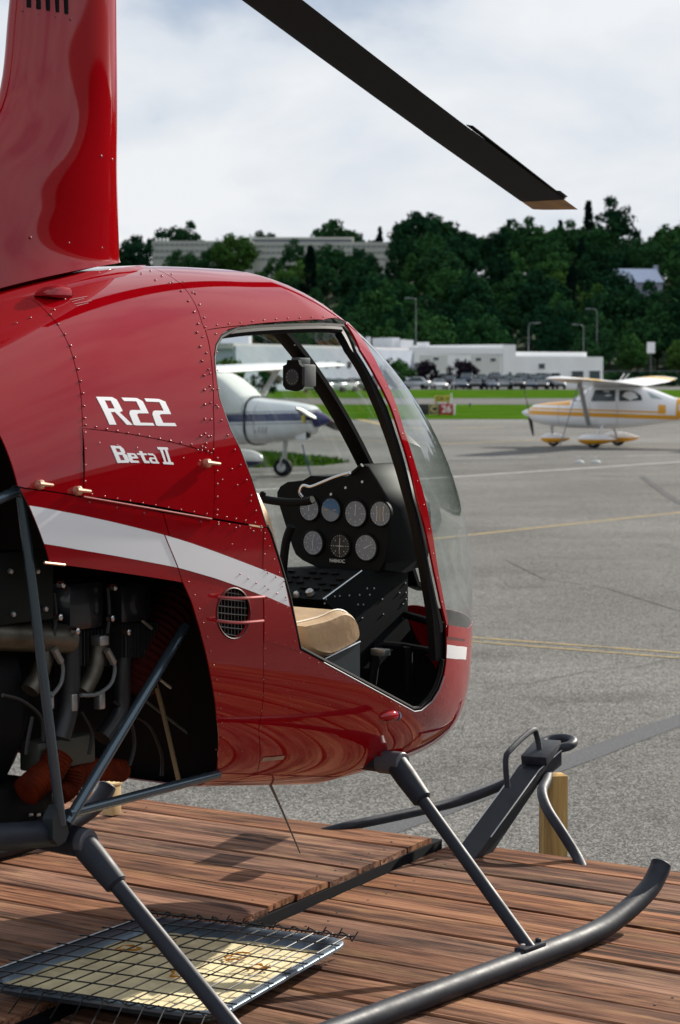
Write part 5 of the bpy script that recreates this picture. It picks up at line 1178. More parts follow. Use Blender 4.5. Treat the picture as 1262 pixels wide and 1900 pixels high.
# centre windshield bow and compass
bow = []
for k in range(26):
    u = (u_f - .03) + (uz(.80) - u_f + .03) * k / 25; bow.append(S(u, VMAX) - SN(u, VMAX) * .022)
sec = []
for i, p in enumerate(bow):
    t = (bow[min(i + 1, 25)] - bow[max(i - 1, 0)]).normalized(); n = t.cross(Vector((0, 1, 0))).normalized(); sec.append([p + Vector((0, 1, 0)) * (.025 * x) + n * (.010 * y) for x, y in ((-1, -.7), (-.8, -1), (.8, -1), (1, -.7), (1, .7), (.8, 1), (-.8, 1), (-1, .7))])
bw = MB().loft(sec).build('windshield_bow', BLACK, heli)
rw = MB()
for i in (3, 4, 6, 8): rw.lathe(sec[i][1].lerp(sec[i][0], .3), (-1, 0, -.4), [(0, .003), (.002, .002), (.003, 0)], 6)
rw.build('bow_screws', ALU, bw)
cc = on_l(546, 697, .02); comp = MB().box(cc + Vector((.03, 0, 0)), (.062, .062, .062), bev=.006).build('compass', mat('compass_grey', (.16, .165, .17), .5, bump=.05, bscale=100), heli)
fp = []
for (y, z) in [(-.6, 1.3), (.55, 1.3), (.62, .95), (1, .8), (1, -.8), (.7, -1.15), (-.3, -1.3), (-.8, -1.15), (-1, -.8), (-1, .75), (-.72, .95)]: fp.append(cc + Vector((-.008, y * .033, z * .033)))
MB().prism(fp, (.012, 0, 0)).build('compass_face', BLACK, comp, smooth=False)
MB().disc(cc + Vector((-.0095, 0, -.004)), (-1, 0, 0), .023, 20).build('compass_dial', mat('dial_dark', (.012, .013, .015), .3), comp, smooth=False)
dm = MB()
for k in range(12): a = 2 * math.pi * k / 12; dm.box(cc + Vector((-.0105, math.cos(a) * .018, math.sin(a) * .018 - .004)), (.001, .0028, .0028))
dm.build('dial_marks', mat('dial_grey', (.18, .18, .18), .5), comp, smooth=False)
MB().box(cc + Vector((.03, .0, .040)), (.05, .030, .018), bev=.003).build('compass_bracket', mat('compass_grey', (.16, .165, .17), .5), comp)
# pedals, cross tubes and clutter on the cabin floor
MB().tube([on_l(668, 1192, .05), on_l(748, 1199, .15), on_l(816, 1211, .30)], .011, 8).build('pedal_cross_tube', BLACK, heli)
MB().tube([on_l(752, 1140, .10), on_l(826, 1162, .32)], .012, 8).build('nose_cross_tube', BLACK, heli)
for (x0, y0, x1, y1, l) in [(757, 1200, 757, 1285, .18), (700, 1195, 690, 1270, .12)]: MB().tube([on_l(x0, y0, l), on_l(x1, y1, l)], .014, 8).build('pedal_arm', BLACK, heli)
MB().box(on_l(706, 1210, .16), (.03, .05, .02), bev=.004).build('pedal', ALU, heli)
mt = on_z(742, 1286, .415); MB().box((mt.x, mt.y, .408), (.17, .12, .008), rz=.2, bev=.002).build('floor_mat', LEATHER, heli); MB().box((mt.x, mt.y, .413), (.14, .09, .006), rz=.2).build('floor_mat_pad', mat('mat_grey', (.35, .33, .28), .8), heli, smooth=False)
MB().box(on_z(792, 1300, .42), (.12, .08, .03), rz=.3, bev=.01).build('floor_bag', mat('blue_grey_cloth', (.35, .40, .52), .8), heli)
MB().box(on_z(815, 1235, .46), (.25, .16, .01), rz=.3, bev=.002).build('floor_liner', mat('grey_liner', (.07, .065, .06), .8), heli)
# rubber seal round the door opening
dpts = DREAR[::-1][:-1] + [(440, 606), (523, 601), (600, 599), (637, 601)] ; sl = [ob(x + 2, y + 1, -.006) for x, y in dpts]
MB().tube(sl, .0055, 8).build('door_seal', BLACK, heli)
lo = [(x + 3, y - 2) for x, y in DREAR2] + [(x - (0 if i < 5 else 4), y - 4) for i, (x, y) in enumerate(SILL[1:10])]
MB().tube([ob(x, y, -.005) for x, y in lo], .0058, 8).build('door_seal', BLACK, heli)
MB().tube([ob(x, y, .001) for x, y in SILL[1:9]], .0018, 6).build('sill_trim', mat('dull_trim', (.22, .23, .25), .5, .4), heli)
hd = [ob(x, y + 7, -.012) for x, y in [(403, 610), (460, 603), (523, 599), (600, 597), (636, 599)]]; MB().tube(spline(hd, 4), .010, 8).build('door_header', BLACK, heli)
# ------------------------------------------------------------------ mast fairing, rotor
def teardrop(le, chord, th, z, n=26):
    P = []
    for k in range(n):
        a = 2 * math.pi * k / n; x = (1 - math.cos(a)) / 2; y = math.sin(a) * (1 - .42 * x) * th / 2 * 1.12
        P.append((le - x * chord, -y, z))
    return P
fs = []
for z, le, ch, th in [(1.58, -1.235, .78, .22), (1.74, -1.240, .66, .205), (1.84, -1.245, .57, .198), (1.95, -1.25, .50, .192), (2.1, -1.252, .385, .185), (2.3, -1.254, .345, .18), (2.5, -1.256, .32, .175), (2.62, -1.26, .31, .17), (2.64, -1.27, .29, .15)]: fs.append(teardrop(le - .048, ch, th, z, 40))
def _dense(F, n=7):
    out = []
    for i in range(len(F) - 1):
        for k in range(n):
            t = k / n; q0, q1, q2, q3 = F[max(i - 1, 0)], F[i], F[i + 1], F[min(i + 2, len(F) - 1)]
            out.append([tuple(.5 * ((2 * b) + (c_ - a_) * t + (2 * a_ - 5 * b + 4 * c_ - d_) * t * t + (3 * b - a_ - 3 * c_ + d_) * t ** 3) for a_, b, c_, d_ in zip(p0, p1, p2, p3)) for p0, p1, p2, p3 in zip(q0, q1, q2, q3)])
    return out + [F[-1]]
# bottom rim follows the roof slope
fs[0] = [(x, y, S(max(A_END, x), VMAX).z + .012 + (y * y) * -.4) for x, y, z in fs[0]]
fa = MB().loft(_dense(fs)).build('mast_fairing', RED, heli, ang=60)
col = [teardrop(-1.16, 1.15, .50, 1.50, 36), teardrop(-1.17, 1.12, .47, 1.655, 36), teardrop(-1.185, 1.05, .41, 1.70, 36), teardrop(-1.21, .95, .32, 1.715, 36)]
col = [[(x, y, z if i == 0 else S(max(A_END, x), VMAX).z + [0, -.07, -.016, .002][i]) for x, y, z in q] for i, q in enumerate(col)]
MB().loft(col).build('fairing_base', RED, heli, ang=60)
def on_fair(px, py):   # point on the near side of the fairing
    best = None
    for i in range(60):
        l = .11 - i * .004; p = on_l(px, py, l); a = p.x; z = p.z
        # interpolate section
        zs = [1.58, 1.74, 1.84, 1.95, 2.1, 2.3, 2.5, 2.62]; D = [(-1.235, .78, .22), (-1.24, .66, .205), (-1.245, .57, .198), (-1.25, .5, .192), (-1.252, .385, .185), (-1.254, .345, .18), (-1.256, .32, .175), (-1.26, .31, .17)]
        k = 0
        while k < 6 and zs[k + 1] < z: k += 1
        t = max(0, min(1, (z - zs[k]) / (zs[k + 1] - zs[k]))); le, ch, th = (D[k][q] * (1 - t) + D[k + 1][q] * t for q in range(3)); x = (le - .048 - a) / ch
        if 0 < x < 1 and l <= math.sqrt(max(0, 4 * x * (1 - x))) * (1 - .42 * x) * th / 2 * 1.12: return p
        best = p
    return best
fr = MB()
for (x, y) in [(56, 441), (127, 451), (188, 460), (187, 290), (207, 296), (42, 20), (72, 26), (102, 31), (130, 36)]: fr.lathe(on_fair(x, y), (0, -1, 0), [(0, .0045), (.002, .004), (.0035, 0)], 8)
o = fr.build('screw_heads', RIVET, fa); o['kind'] = 'stuff'
for k, x in enumerate((52, 70, 87, 104, 121)):
    p, q = on_fair(x, -40), on_fair(x + 1, 14 + k * 3); f = Vector((.008, 0, 0)); nrm = Vector((0, -.004, 0)); MB().tube([p + nrm * .2, q + nrm * .2], .0062, 8).build('louvre_slot', BLACK, fa)
bl = ob(100, 548); bn = nb(100, 548)
vs_ = []
for t, w, h in [(-.045, .02, .006), (-.03, .034, .018), (0, .036, .026), (.028, .032, .024)]:
    vs_.append([bl + Vector((t, 0, 0)) + Vector((0, -1, 0)) * (w * math.cos(q)) + Vector((0, -.2, 1)) * (h * max(-.3, math.sin(q))) for q in [2 * math.pi * k / 14 for k in range(14)]])
vb = MB().loft(vs_).build('vent_scoop', RED, heli); MB().add([Vector(p) * 1 + Vector((.0012, 0, 0)) for p in vs_[-1]], [tuple(range(14))]).build('scoop_opening', BLACK, vb, smooth=False)
MB().cyl((-1.5, 0, 1.6), (-1.5, 0, 2.74), .035, 12).build('mast', DKGREEN, heli)
hubw = HM @ Vector((-1.5, 0, 2.74)); tipw = at(1023, 388, 9.50)
hub = hubw; bd = tipw - hub
hb = MB().box(Vector((-1.5, 0, 2.74)), (.14, .34, .09), rz=math.atan2(bd.y, bd.x) - HROT + R(90), bev=.02).build('rotor_hub', DKGREEN, heli)
def blade(sgn):
    d = bd.normalized(); side = Vector((d.y, -d.x, 0)).normalized()      # towards the trailing edge
    L_ = bd.length; HI3 = HI
    def sec(s, c, k=1.0, sag=0):
        A = airfoil(12); ctr = hub + d * s * sgn + Vector((0, 0, -.012 * (1 - (1 - 2 * s / L_) ** 2)))
        tv = side * sgn
        return [HI3 @ (ctr + tv * (t - .42) * c + Vector((0, 0, 1)) * (y * c * .95 * k)) for t, y in A]
    c0 = .178; y0 = L_ - .155
    o = MB().loft([sec(s, c0) for s in [.35, .8, 1.3, 1.8, 2.3, 2.7, 3.0, 3.3, 3.5, y0]]).build('rotor_blade', BLADE, heli)
    yt = [sec(y0 + .0005, c0), sec(y0 + .06, c0), sec(L_ - .03, c0)]; last = []
    A = airfoil(12); ctr = hub + d * L_ * sgn
    for t, y in A: last.append(HI3 @ (ctr + side * sgn * (t - .42) * c0 + d * sgn * (.02 * t - .03 * max(0, .35 - t)) + Vector((0, 0, 1)) * (y * c0 * .5)))
    MB().loft(yt + [last]).build('blade_tip', BLADE_TIP, o)
    te = side * sgn * (c0 * .58); up = Vector((0, 0, 1))
    for s0, s1, w in [(L_ - .30, L_ - .19, .022), (2.72, y0 - .01, .008)]:
        q = [hub + d * s * sgn + te + side * sgn * e_ for s, e_ in ((s0, -.01), (s1, -.01), (s1, w), (s0 + .02, w))]
        MB().prism([HI3 @ p for p in q], (0, 0, .003)).build('trim_tab', BLADE, o, smooth=False)
    for s in (2.75,): MB().loft([sec(s, c0 * 1.02, 1.08), sec(y0 - .005, c0 * 1.02, 1.08)]).build('blade_doubler', BLADE, o)
blade(1); blade(-1)
# tail cone running back out of the picture
MB().lathe((-2.3, 0, 1.16), (-1, 0, .03), [(0, .20), (.25, .16), (1.6, .12), (3.4, .08)], 24).build('tail_cone', RED, heli)
ra = []
for t in [0, .35, .6, .8, 1]:
    w, zb, zt, zc = prof(A_END); ra.append([(A_END - .02 - t * .25, math.cos(q) * (w * .96 * (1 - t) + .17 * t), (zc + zt) / 2 * (1 - t) + 1.16 * t + math.sin(q) * ((zt - zc) * .5 * (1 - t) + .17 * t)) for q in [2 * math.pi * k / 24 for k in range(24)]])
MB().loft(ra).build('tail_fairing', RED, heli)

# ------------------------------------------------------------------ skid gear
NL_ = .885; RD = -.048
def skid(sg):
    l = NL_ if sg > 0 else -.985; dz = RD if sg > 0 else 0; da = .165 if sg > 0 else 0
    pts = [(a_ + (da if a_ > -1 else 0), z_ + dz) for a_, z_ in [(-2.75, .10), (-2.65, .045), (-2.5, .03), (-1.6, .03), (-.80, .03), (-.62, .032), (-.50, .041), (-.375, .067), (-.275, .100), (-.225, .136), (-.21, .155)]]
    o = MB().tube(spline([(a, -l, z) for a, z in pts], 5), .0285, 20).build('skid', GEAR, heli); q0, q1 = Vector((pts[-2][0], -l, pts[-2][1])), Vector((pts[-1][0], -l, pts[-1][1])); t = (q1 - q0).normalized()
    MB().lathe(q1, t, [(0, .0285), (.003, .027), (.004, 0)], 20).build('skid_cap', mat('cap_grey', (.12, .13, .15), .4), o)
    for a in (-1.9, -.76): MB().box((a, -l, .002 + dz), (.30, .026, .008), bev=.002).build('wear_shoe', DOLLY, o)
    return o
for sg in (1, -1): skid(sg)
F0 = on_l(735, 1416, .43); F1 = on_l(984, 1757, NL_); R0 = on_l(152, 1563, .43); R1 = on_l(470, 1978, NL_)
def leg(p, q, r, sg):
    p = Vector((p.x, p.y * sg, p.z)); q = Vector((q.x, q.y, .052 + RD)) if sg > 0 else Vector((q.x, .985, .052)); d = q - p; L_ = d.length; d.normalize()
    o = MB().tube([p + d * .02, q], r, 16).build('gear_leg', GEAR, heli)
    MB().tube([p, p + d * .05, p + d * .125, p + d * .13], [.030, .030, .0265, .021], 18).build('leg_sleeve', GEAR, o)
    MB().lathe(p + Vector((0, -.0 * sg, 0)), (0, -1 * sg, 0), [(-.05, .031), (.020, .031), (.024, .028), (.024, 0)], 24).build('elbow_cap', mat('elbow_grey', (.075, .08, .095), .45), o)
    MB().box(q + Vector((0, 0, .006)), (.10, .034, .012), bev=.003).build('foot_plate', GEAR, o)
    for dx in (-.038, .038): MB().lathe(q + Vector((dx, 0, .012)), (0, 0, 1), [(0, .008), (.008, .008), (.010, .004), (.010, 0)], 6).build('bolt', STEEL if dx < 0 else GEAR, o)
for sg in (1, -1): leg(F0, F1, .0165, sg); leg(R0, R1, .0185, sg)
MB().tube([(F0.x, F0.y, F0.z), (F0.x, 0, F0.z + .01), (F0.x, -F0.y, F0.z)], .03, 14).build('cross_tube', GEAR, heli)
MB().tube([(R0.x, R0.y, R0.z), (R0.x, 0, R0.z + .015), (R0.x, -R0.y, R0.z)], .034, 14).build('cross_tube', GEAR, heli)
MB().tube([on_l(500, 1452, .2), on_l(522, 1500, .2), on_l(557, 1583, .2)], [.004, .003, .0018], 6).build('rod_antenna', mat('antenna_grey', (.25, .25, .24), .4, .6), heli)

# ------------------------------------------------------------------ engine bay
eng = MB().box((-1.75, 0, .80), (.62, .42, .42), bev=.03).build('engine_block', mat('engine_black', (.005, .0055, .006), .6, spec=.15), heli)
def bl_(px, py, l): return on_l(px, py, l)
def ebox(nm, x0, y0, x1, y1, l, d, m_, bev=.01):
    p, q = bl_(x0, y0, l), bl_(x1, y1, l); c = (p + q) / 2; MB().box(c + Vector((0, d / 2, 0)), (abs(q.x - p.x), d, abs(q.z - p.z)), bev=min(bev, abs(q.z - p.z) * .3)).build(nm, m_, eng)
VC = mat('valve_cover_paint', (.010, .012, .016), .3, .1, .4)
ebox('valve_cover', 130, 1082, 196, 1166, .36, .10, VC, .02); ebox('valve_cover', 226, 1084, 286, 1152, .36, .10, VC, .02)
ebox('baffle_plate', -40, 1030, 100, 1148, .38, .01, DKGREEN, .002); ebox('cylinder_fin_block', 100, 1080, 215, 1240, .22, .10, mat('engine_black', (.012, .013, .014), .5)); ebox('cylinder_fin_block', 215, 1080, 300, 1220, .22, .10, mat('engine_black', (.012, .013, .014), .5))
for (x0, x1, y0, y1) in ((128, 200, 1168, 1236), (224, 290, 1156, 1220), (20, 96, 1150, 1172)):
    fn = MB()
    for k in range(12):
        p, q = bl_(x0 + (x1 - x0) * k / 11, y0, .33), bl_(x0 + (x1 - x0) * k / 11, y1, .33); fn.box((p + q) / 2 + Vector((0, .06, 0)), (.0022, .13, abs(p.z - q.z)))
    fn.build('cooling_fins', mat('fin_grey', (.03, .032, .034), .5, .3), eng, smooth=False)
WIRE_M = mat('wire_loom_black', (.008, .008, .009), .5)
for pts, l_ in (([(5, 1290), (40, 1300), (75, 1330), (80, 1375)], .36), ([(60, 1330), (52, 1370), (48, 1400)], .36), ([(150, 1320), (170, 1360), (165, 1400)], .34), ([(210, 1300), (240, 1330), (250, 1380), (240, 1420)], .32), ([(100, 1100), (104, 1140), (100, 1180)], .37), ([(200, 1090), (203, 1140), (199, 1175)], .37), ([(255, 1330), (280, 1350), (300, 1400), (300, 1440)], .22)):
    MB().tube(spline([bl_(x, y, l_) for x, y in pts], 5), .0045, 8).build('wire_loom', WIRE_M, eng)
for (x, y) in [(20, 1060), (70, 1060), (85, 1130), (25, 1140), (60, 1095)]: MB().lathe(bl_(x, y, .385), (0, -1, 0), [(-.004, .006), (.003, .006), (.005, .003), (.005, 0)], 6).build('bolt', ALU, eng)
EXH = mat('exhaust_metal', (.17, .155, .125), .45, .85, var=(.09, .08, .062), vscale=12)
def etube(nm, pts, l, r, m_, n=12):
    return MB().tube(spline([bl_(x, y, l) for x, y in pts], 5), r, n).build(nm, m_, eng)
MB().lathe(bl_(-60, 1176, .34), bl_(58, 1182, .34) - bl_(-60, 1176, .34), [(0, .034), (.32, .034), (.325, .03), (.325, 0)], 20).build('muffler', EXH, eng)
etube('exhaust_pipe', [(86, 1186), (84, 1215), (74, 1250), (55, 1282)], .34, .021, EXH); etube('exhaust_pipe', [(183, 1186), (180, 1220), (172, 1250), (152, 1285)], .34, .021, EXH)
IN_ = mat('intake_black', (.016, .016, .018), .4)
etube('intake_pipe', [(130, 1180), (130, 1250), (127, 1310), (112, 1370)], .33, .024, IN_); etube('intake_pipe', [(228, 1180), (226, 1260), (222, 1320), (190, 1370)], .31, .022, IN_)
for (x, y) in [(96, 1190), (195, 1190)]: ebox('pipe_flange', x - 9, y - 9, x + 8, y + 7, .37, .03, ALU, .004)
for (x, y) in [(95, 1300), (139, 1304), (190, 1300)]: ebox('hose_clamp', x - 5, y - 15, x + 6, y + 15, .355, .02, ALU, .003)
for (x, y) in [(110, 1145), (207, 1147), (142, 1171), (237, 1173), (115, 1085), (212, 1090)]: MB().lathe(bl_(x, y, .38), (0, -1, 0), [(-.01, .008), (.006, .008), (.008, .004), (.008, 0)], 6).build('bolt', STEEL, eng)
LEAD = mat('lead_grey', (.12, .13, .13), .5)
etube('ignition_lead', [(100, 1210), (113, 1226), (117, 1245), (112, 1270), (95, 1292)], .37, .0045, LEAD, 8); etube('ignition_lead', [(200, 1215), (210, 1228), (213, 1245), (205, 1270), (180, 1288), (150, 1290)], .37, .0045, LEAD, 8)
for (x, y) in [(107, 1220), (205, 1222)]: etube('spark_plug', [(x - 7, y - 16), (x + 6, y + 8)], .37, .0085, mat('plug_metal', (.3, .3, .28), .4, .7), 8)
ebox('alloy_tray', 72, 1380, 178, 1414, .30, .06, mat('dull_alloy', (.09, .09, .075), .5, .5), .006)
ORG = mat('orange_duct_hose', (.13, .017, .004), .7, var=(.07, .009, .003), vscale=20); RDH = mat('dark_red_duct_hose', (.045, .005, .004), .7, spec=.1)
def hose(nm, pts, l, r, m_, rings):
    P = spline([bl_(x, y, l) for x, y in pts], rings); rr = [r * (1 + .06 * (1 if i % 2 else -1)) for i in range(len(P))]; MB().tube(P, rr, 16).build(nm, m_, eng)
hose('duct_hose', [(48, 1470), (70, 1450), (94, 1430), (110, 1400)], .33, .033, ORG, 10); hose('duct_hose', [(110, 1452), (140, 1436), (175, 1428), (228, 1430)], .28, .026, ORG, 12); hose('duct_hose', [(112, 1475), (132, 1460), (140, 1430)], .33, .022, ORG, 10)
hose('duct_hose', [(332, 1110), (300, 1165), (272, 1215), (248, 1275)], .30, .05, RDH, 10)
etube('control_rod', [(287, 1262), (305, 1330), (332, 1450)], .2, .006, mat('rod_tan', (.32, .27, .18), .5, .4), 8); etube('control_rod', [(270, 1300), (400, 1400)], .15, .004, LEAD, 8)
ebox('lower_frame', -60, 1478, 100, 1524, .30, .5, mat('engine_black', (.012, .013, .014), .5), .01)
for k in range(3): ebox('frame_slot', 55 + k * 14, 1510, 62 + k * 14, 1514, .305, .004, ALU, .001)
fan = MB(); fan.lathe((-1.95, 0, .72), (1, 0, .0), [(-.10, .30), (.0, .31), (.06, .27), (.06, 0)], 32); fan.build('fan_shroud', mat('engine_black', (.012, .013, .014), .5), eng)
for (x, y) in [(270, 1160), (305, 1270)]: etube('hose_clamp', [(x - 8, y - 10), (x + 12, y + 6)], .35, .004, ALU, 8)
# steel frame tubes
def ftube(p, lp, q, lq, r): return MB().tube([on_l(*p, lp), on_l(*q, lq)], r, 14).build('frame_tube', TUBE_STEEL, heli)
ftube((38, 908), .46, (114, 1530), .44, .0115); ftube((344, 1162), .40, (124, 1528), .44, .0125); ftube((404, 1437), .36, (126, 1510), .44, .0115); ftube((38, 908), .46, (-120, 980), .44, .0115)
MB().lathe(on_l(40, 912, .465), (0, -1, 0), [(-.02, .014), (.01, .014), (.014, .008), (.014, 0)], 14).build('tube_fitting', TUBE_STEEL, heli)
g0 = on_l(116, 1545, .445); MB().prism([on_l(x, y, .445) for x, y in [(110, 1495), (122, 1512), (128, 1545), (122, 1562), (108, 1568), (98, 1556), (98, 1520)]], (0, .03, 0)).build('gusset', mat('gusset_dark', (.03, .04, .045), .35, .3), heli, smooth=False)
MB().cyl(on_l(105, 1545, .40), on_l(-80, 1560, .42), .030, 14).build('keel_tube', GEAR, heli)

# ------------------------------------------------------------------ wooden landing dolly
DR = HROT; dol = empty('landing_dolly', (HB.x, HB.y, 0), DR, 'low landing dolly of weathered red brown deck boards with a black steel tongue', 'trailer')
DZ = .8
def beam_l(a): return .045 - .172 * a + max(0, a - .35) * .11
def edge_l(a): return -.075 - .178 * a          # cut ends of the far, higher boards          # centre line of the tongue beam, slightly askew to the boards
def beam_c(a): return (a, -beam_l(a))
rnd = random.Random(12); a = .36; row = 0; BW = .080
NAIL = mat('nail_dark', (.03, .025, .02), .6, .5)
while a > -3.4:
    w = rnd.uniform(.150, .205); a0, a1 = a - w + .0045, a - .0045; am = (a0 + a1) / 2
    for side in (-1, 1):
        lo_, hi_ = (-2.3, 'b') if side < 0 else ('b', 2.35)
        z1 = DZ + (RD if side > 0 else 0) + rnd.uniform(-.003, .002); th = .017 if side < 0 else .034; sh_ = .19 if side > 0 else 0
        def ends(aa): return (lo_ if lo_ != 'b' else edge_l(aa + sh_) + .006, hi_ if hi_ != 'b' else edge_l(aa) - rnd.uniform(0, .008))
        def pt(aa, l, z, ins=0): return (aa + sh_, -l, z)
        bv = .004
        secs = []
        nseg = 10
        e0, e1 = ends(a0), ends(a1); bow_ = rnd.uniform(-.003, .003)
        for k in range(nseg + 1):
            t = k / nseg; l0 = e0[0] + (e0[1] - e0[0]) * t; l1 = e1[0] + (e1[1] - e1[0]) * t; dz = bow_ * math.sin(t * 3.1) + rnd.uniform(-.0008, .0008); j0 = rnd.uniform(-.0012, .0012); j1 = rnd.uniform(-.0012, .0012)
            secs.append([pt(a0 + j0, l0, z1 - th + dz), pt(a0 + j0, l0, z1 - bv + dz), pt(a0 + bv + j0, l0, z1 + dz), pt(am, (l0 + l1) / 2, z1 + .0012 + dz), pt(a1 - bv + j1, l1, z1 + dz), pt(a1 + j1, l1, z1 - bv + dz), pt(a1 + j1, l1, z1 - th + dz)])
        pk = MB().loft(secs).build('deck_board', DECK, dol, ang=30)
        if a > -2.3:
            nm_ = MB()
            for l in ((-.07 + edge_l(am), -1.2) if side < 0 else (.08 + edge_l(am), 1.3)):
                for da in (-.045, .045): nm_.lathe((am + sh_ + da + rnd.uniform(-.006, .006), -l + rnd.uniform(-.01, .01), z1 + .0006), (0, 0, 1), [(0, .0042), (.0012, .0036), (.0014, 0)], 8)
            nm_.build('nail_heads', NAIL, pk)
    a -= w; row += 1
# deck frame under the boards
for l in (-2.2, -1.1, 1.2, 2.25): MB().box((-1.5, -l, DZ - .15), (3.6, .08, .12), bev=.006).build('deck_joist', DOLLY, dol)
MB().box((.28, 0, DZ - .14), (.06, 4.4, .10), bev=.006).build('deck_joist', DOLLY, dol)
for l in (-1.7, 1.8):
    o = MB().lathe((-2.3, -l - .09, .27), (0, 1, 0), [(0, .12), (0, .23), (.03, .27), (.13, .27), (.16, .23), (.16, .12)], 24).build('dolly_wheel', RUBBER, dol)
# tongue: recessed between the boards, then rising to the towing ring
def beam_sec(a, z, h=.10, w=.062): cx, cy = beam_c(a); return [(cx, cy - w, z - h), (cx, cy - w, z), (cx, cy + w, z), (cx, cy + w, z - h)]
TE = .93; zt_ = DZ + .215
BEAMB = mat('beam_black', (.006, .007, .009), .7, spec=.06)
bm_ = []
for a_ in (-3.4, .43): l_ = edge_l(a_) + .002; bm_.append([(a_, -l_, DZ - .18), (a_, -l_, DZ - .019), (a_, -l_ + .10, DZ - .019), (a_, -l_ + .10, DZ - .18)])
MB().loft(bm_).build('deck_beam', BEAMB, dol, smooth=False)
tg = MB().loft([beam_sec(.02, DZ - .06, .08, .040), beam_sec(.32, DZ - .055, .08, .040), beam_sec(.43, DZ - .005, .06, .040), beam_sec(TE - .16, zt_ - .045, .045, .040), beam_sec(TE, zt_, .05, .040)]).build('tongue', mat('tongue_black_steel', (.008, .010, .014), .5, 0, 0, var=(.018, .021, .028), vscale=16, rvar=.1, spec=.2), dol, smooth=False)
for sg in (-1, 1):
    e = [Vector((*beam_c(x), z)) + Vector((0, sg * .041, .0005)) for x, z in ((.45, DZ + .004), (TE - .16, zt_ - .045), (TE, zt_))]; MB().tube(e, .0022, 5).build('scuffed_edge', SCUFF, tg)
cxe, cye = beam_c(TE - .07); MB().box((cxe, cye, zt_ - .002), (.14, .088, .03), rz=.17, rot=Matrix.Rotation(.17, 3, 'Z') @ Matrix.Rotation(R(-16), 3, 'Y'), bev=.003).build('coupler_block', DOLLY, tg)
re = Vector((*beam_c(TE + .045), zt_ + .012)); MB().tube([re + Vector((.052 * math.cos(t), .052 * math.sin(t), .010 * math.cos(t))) for t in [2 * math.pi * k / 28 for k in range(29)]], .0155, 12).build('towing_ring', DOLLY, tg)
h0, h1 = Vector((*beam_c(TE - .30), zt_ - .085)), Vector((*beam_c(TE - .08), zt_ + .005))
MB().tube(spline([h0, h0 + Vector((.005, .01, .085)), h0 + Vector((.035, .012, .115)), h1 + Vector((-.03, .012, .068)), h1 + Vector((-.002, .01, .045)), h1], 5), .0095, 10).build('lifting_handle', DOLLY, tg)
def brace(pts, l0, l1):
    n = len(pts); P = []
    for i, (x, y) in enumerate(pts): P.append(on_l(x, y, l0 + (l1 - l0) * i / (n - 1)) + Vector((0, 0, DZ)))
    MB().tube(spline(P, 6), .0165, 14).build('brace_tube', DOLLY, tg)
brace([(985, 1424), (950, 1448), (900, 1470), (840, 1490), (740, 1513), (650, 1532), (600, 1545)], -.15, -.50); brace([(1018, 1428), (1014, 1448), (1006, 1470), (1016, 1502), (1040, 1540), (1070, 1588), (1085, 1620)], -.05, .36)
# wooden prop under the tongue
pp = on_l(1027, 1480, beam_l(.86)); ppw = HM @ Vector((pp.x, pp.y, 0)); post = empty('prop_post', (ppw.x, ppw.y, 0), R(12), 'short yellowish wooden post propping up the black steel tongue', 'post')
MB().box((0, 0, .465), (.078, .078, .93), bev=.006).build('timber', POSTWOOD, post)
# pale wood block on the deck behind the far skid
b_ = HM @ on_z(207, 1512, 0); blk = empty('wood_block', (b_.x, b_.y, DZ + .002), HROT + .1, 'pale upright wooden block standing on the deck beside the far skid', 'block')
MB().box((0, 0, .05), (.05, .045, .10), bev=.003).build('block', PALEWOOD, blk)
MB().box((0, 0, .102), (.056, .05, .008), bev=.001).build('block_cap', PALEWOOD, blk)

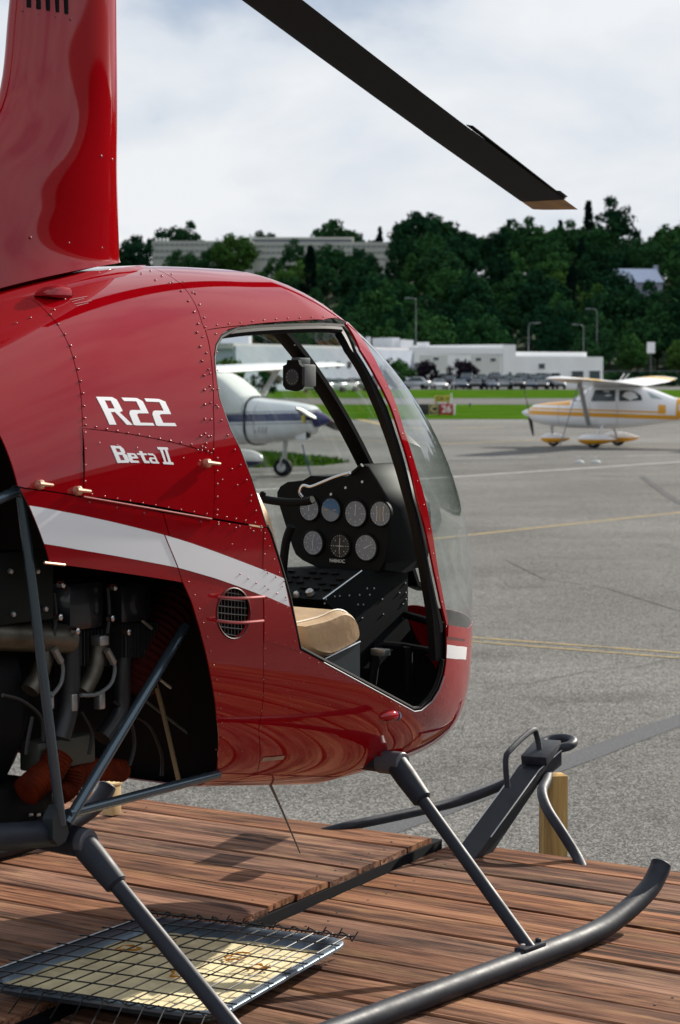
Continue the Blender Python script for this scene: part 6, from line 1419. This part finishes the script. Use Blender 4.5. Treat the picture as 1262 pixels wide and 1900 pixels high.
# ------------------------------------------------------------------ drip tray with wire grid
def tray():
    e = empty('drip_tray', HM @ Vector((0, 0, .004)), HROT, 'shallow blue grey metal drip tray with stained yellow lining on the deck', 'tray')
    cr = [on_z(x_, y_, z_ + .03) - Vector((0, 0, .03)) for x_, y_, z_ in ((272, 1703, .012), (655, 1748, RD + .012), (400, 1895, RD + .010), (-73, 1826, .014))]
    cen = sum(cr, Vector()) / 4
    def rr(k, z, rad, n=6):
        P = []
        Q = [cen + (c - cen) * k for c in cr]
        for i in range(4):
            p, a, b = Q[i], Q[i - 1], Q[(i + 1) % 4]; d0 = (a - p).normalized() * rad; d1 = (b - p).normalized() * rad
            for q in range(n + 1): t = q / n; P.append(((p + d0) * (1 - t) ** 2 + p * 2 * t * (1 - t) + (p + d1) * t * t) + Vector((0, 0, z)))
        return P
    galv = mat('galvanised_blue_grey', (.15, .21, .27), .32, .6, var=(.10, .14, .18), vscale=8, rvar=.1)
    prof_ = [(.80, .004, .05), (.86, .006, .06), (.90, .030, .07), (.945, .036, .08), (.985, .036, .08), (1.0, .033, .085), (1.0, .026, .085), (.975, .022, .08), (.91, .018, .07), (.87, .0, .06)]
    secs = [rr(k, z, r) for k, z, r in prof_]; MB().loft(secs, cap=False).build('rim', galv, e, ang=40)
    lin = mat('stained_yellow_lining', (.84, .73, .45), .8, var=(.62, .53, .32), vscale=14, vdetail=7, bump=.5, bscale=25)
    n = 26; V = []; Fq = []; r2 = random.Random(4)
    for i in range(n + 1):
        for j in range(n + 1):
            s, t = i / n, j / n; K = .86; Q = [cen + (c - cen) * K for c in cr]; p = (Q[0] * (1 - s) + Q[1] * s) * (1 - t) + (Q[3] * (1 - s) + Q[2] * s) * t
            V.append((p.x, p.y, p.z + .007 + r2.uniform(0, .0045)))
    Fq = [(i * (n + 1) + j, (i + 1) * (n + 1) + j, (i + 1) * (n + 1) + j + 1, i * (n + 1) + j + 1) for i in range(n) for j in range(n)]
    MB().add(V, Fq).build('lining', lin, e)
    for k in range(5):
        p = cen + Vector((r2.uniform(-.2, .25), r2.uniform(-.2, .2), .0)); p.z = cen.z + (p.y - cen.y) * .075 + .0135; P = [p + Vector((math.cos(a) * r2.uniform(.01, .05), math.sin(a) * r2.uniform(.01, .035), 0)) for a in [2 * math.pi * q / 12 for q in range(12)]]
        MB().tube(P, .0022, 5).build('rust_stain', mat('rust_orange', (.45, .19, .02), .8), e)
    g_ = empty('wire_grid', HM @ Vector((0, 0, .04)), HROT, 'black welded wire grid with bent ends lying across the drip tray', 'wire grid')
    wm = mat('black_wire', (.012, .012, .013), .4, .4); A, B_, C_, D = cr
    def P(s, t): q = (A * (1 - s) + B_ * s) * (1 - t) + (D * (1 - s) + C_ * s) * t; return Vector((q.x, q.y, q.z))
    nl_, ns = 13, 9
    for i in range(nl_):      # wires running with the machine, ends bent down and up
        s = .03 + .94 * i / (nl_ - 1); jz = r2.uniform(.0, .004); d = (P(s, 0) - P(s, 1)).normalized(); p0, p1 = P(s, -.02), P(s, 1.02)
        pts = [p0 + d * .030 + Vector((r2.uniform(-.006, .006), -.012, r2.uniform(0, .014))), p0 + d * .018 + Vector((0, 0, -.018)), p0 + Vector((0, 0, .002)), p0.lerp(p1, .5) + Vector((0, 0, jz)), p1 + Vector((0, 0, .002)), p1 - d * .03 + Vector((0, 0, -.022)), p1 - d * .075 + Vector((0, -.015, -.030))]
        MB().tube(pts, .0019, 6).build('long_wire', wm, g_)
    for j in range(ns):
        t = .0 + 1.0 * j / (ns - 1); MB().tube([P(-.01, t) + Vector((0, 0, .0042)), P(.5, t) + Vector((0, 0, .0065)), P(1.01, t) + Vector((0, 0, .0042))], .0019, 6).build('cross_wire', wm, g_)
    for t in (-.012, 1.012):
        pts = []
        for k in range(53): s = k / 52; pts.append(P(s, t) + Vector((0, 0, .004 + (.006 if k % 4 == 1 else -.004 if k % 4 == 3 else 0))))
        MB().tube(pts, .0019, 5).build('twisted_edge_wire', wm, g_)
tray()
bpy.context.view_layer.update()
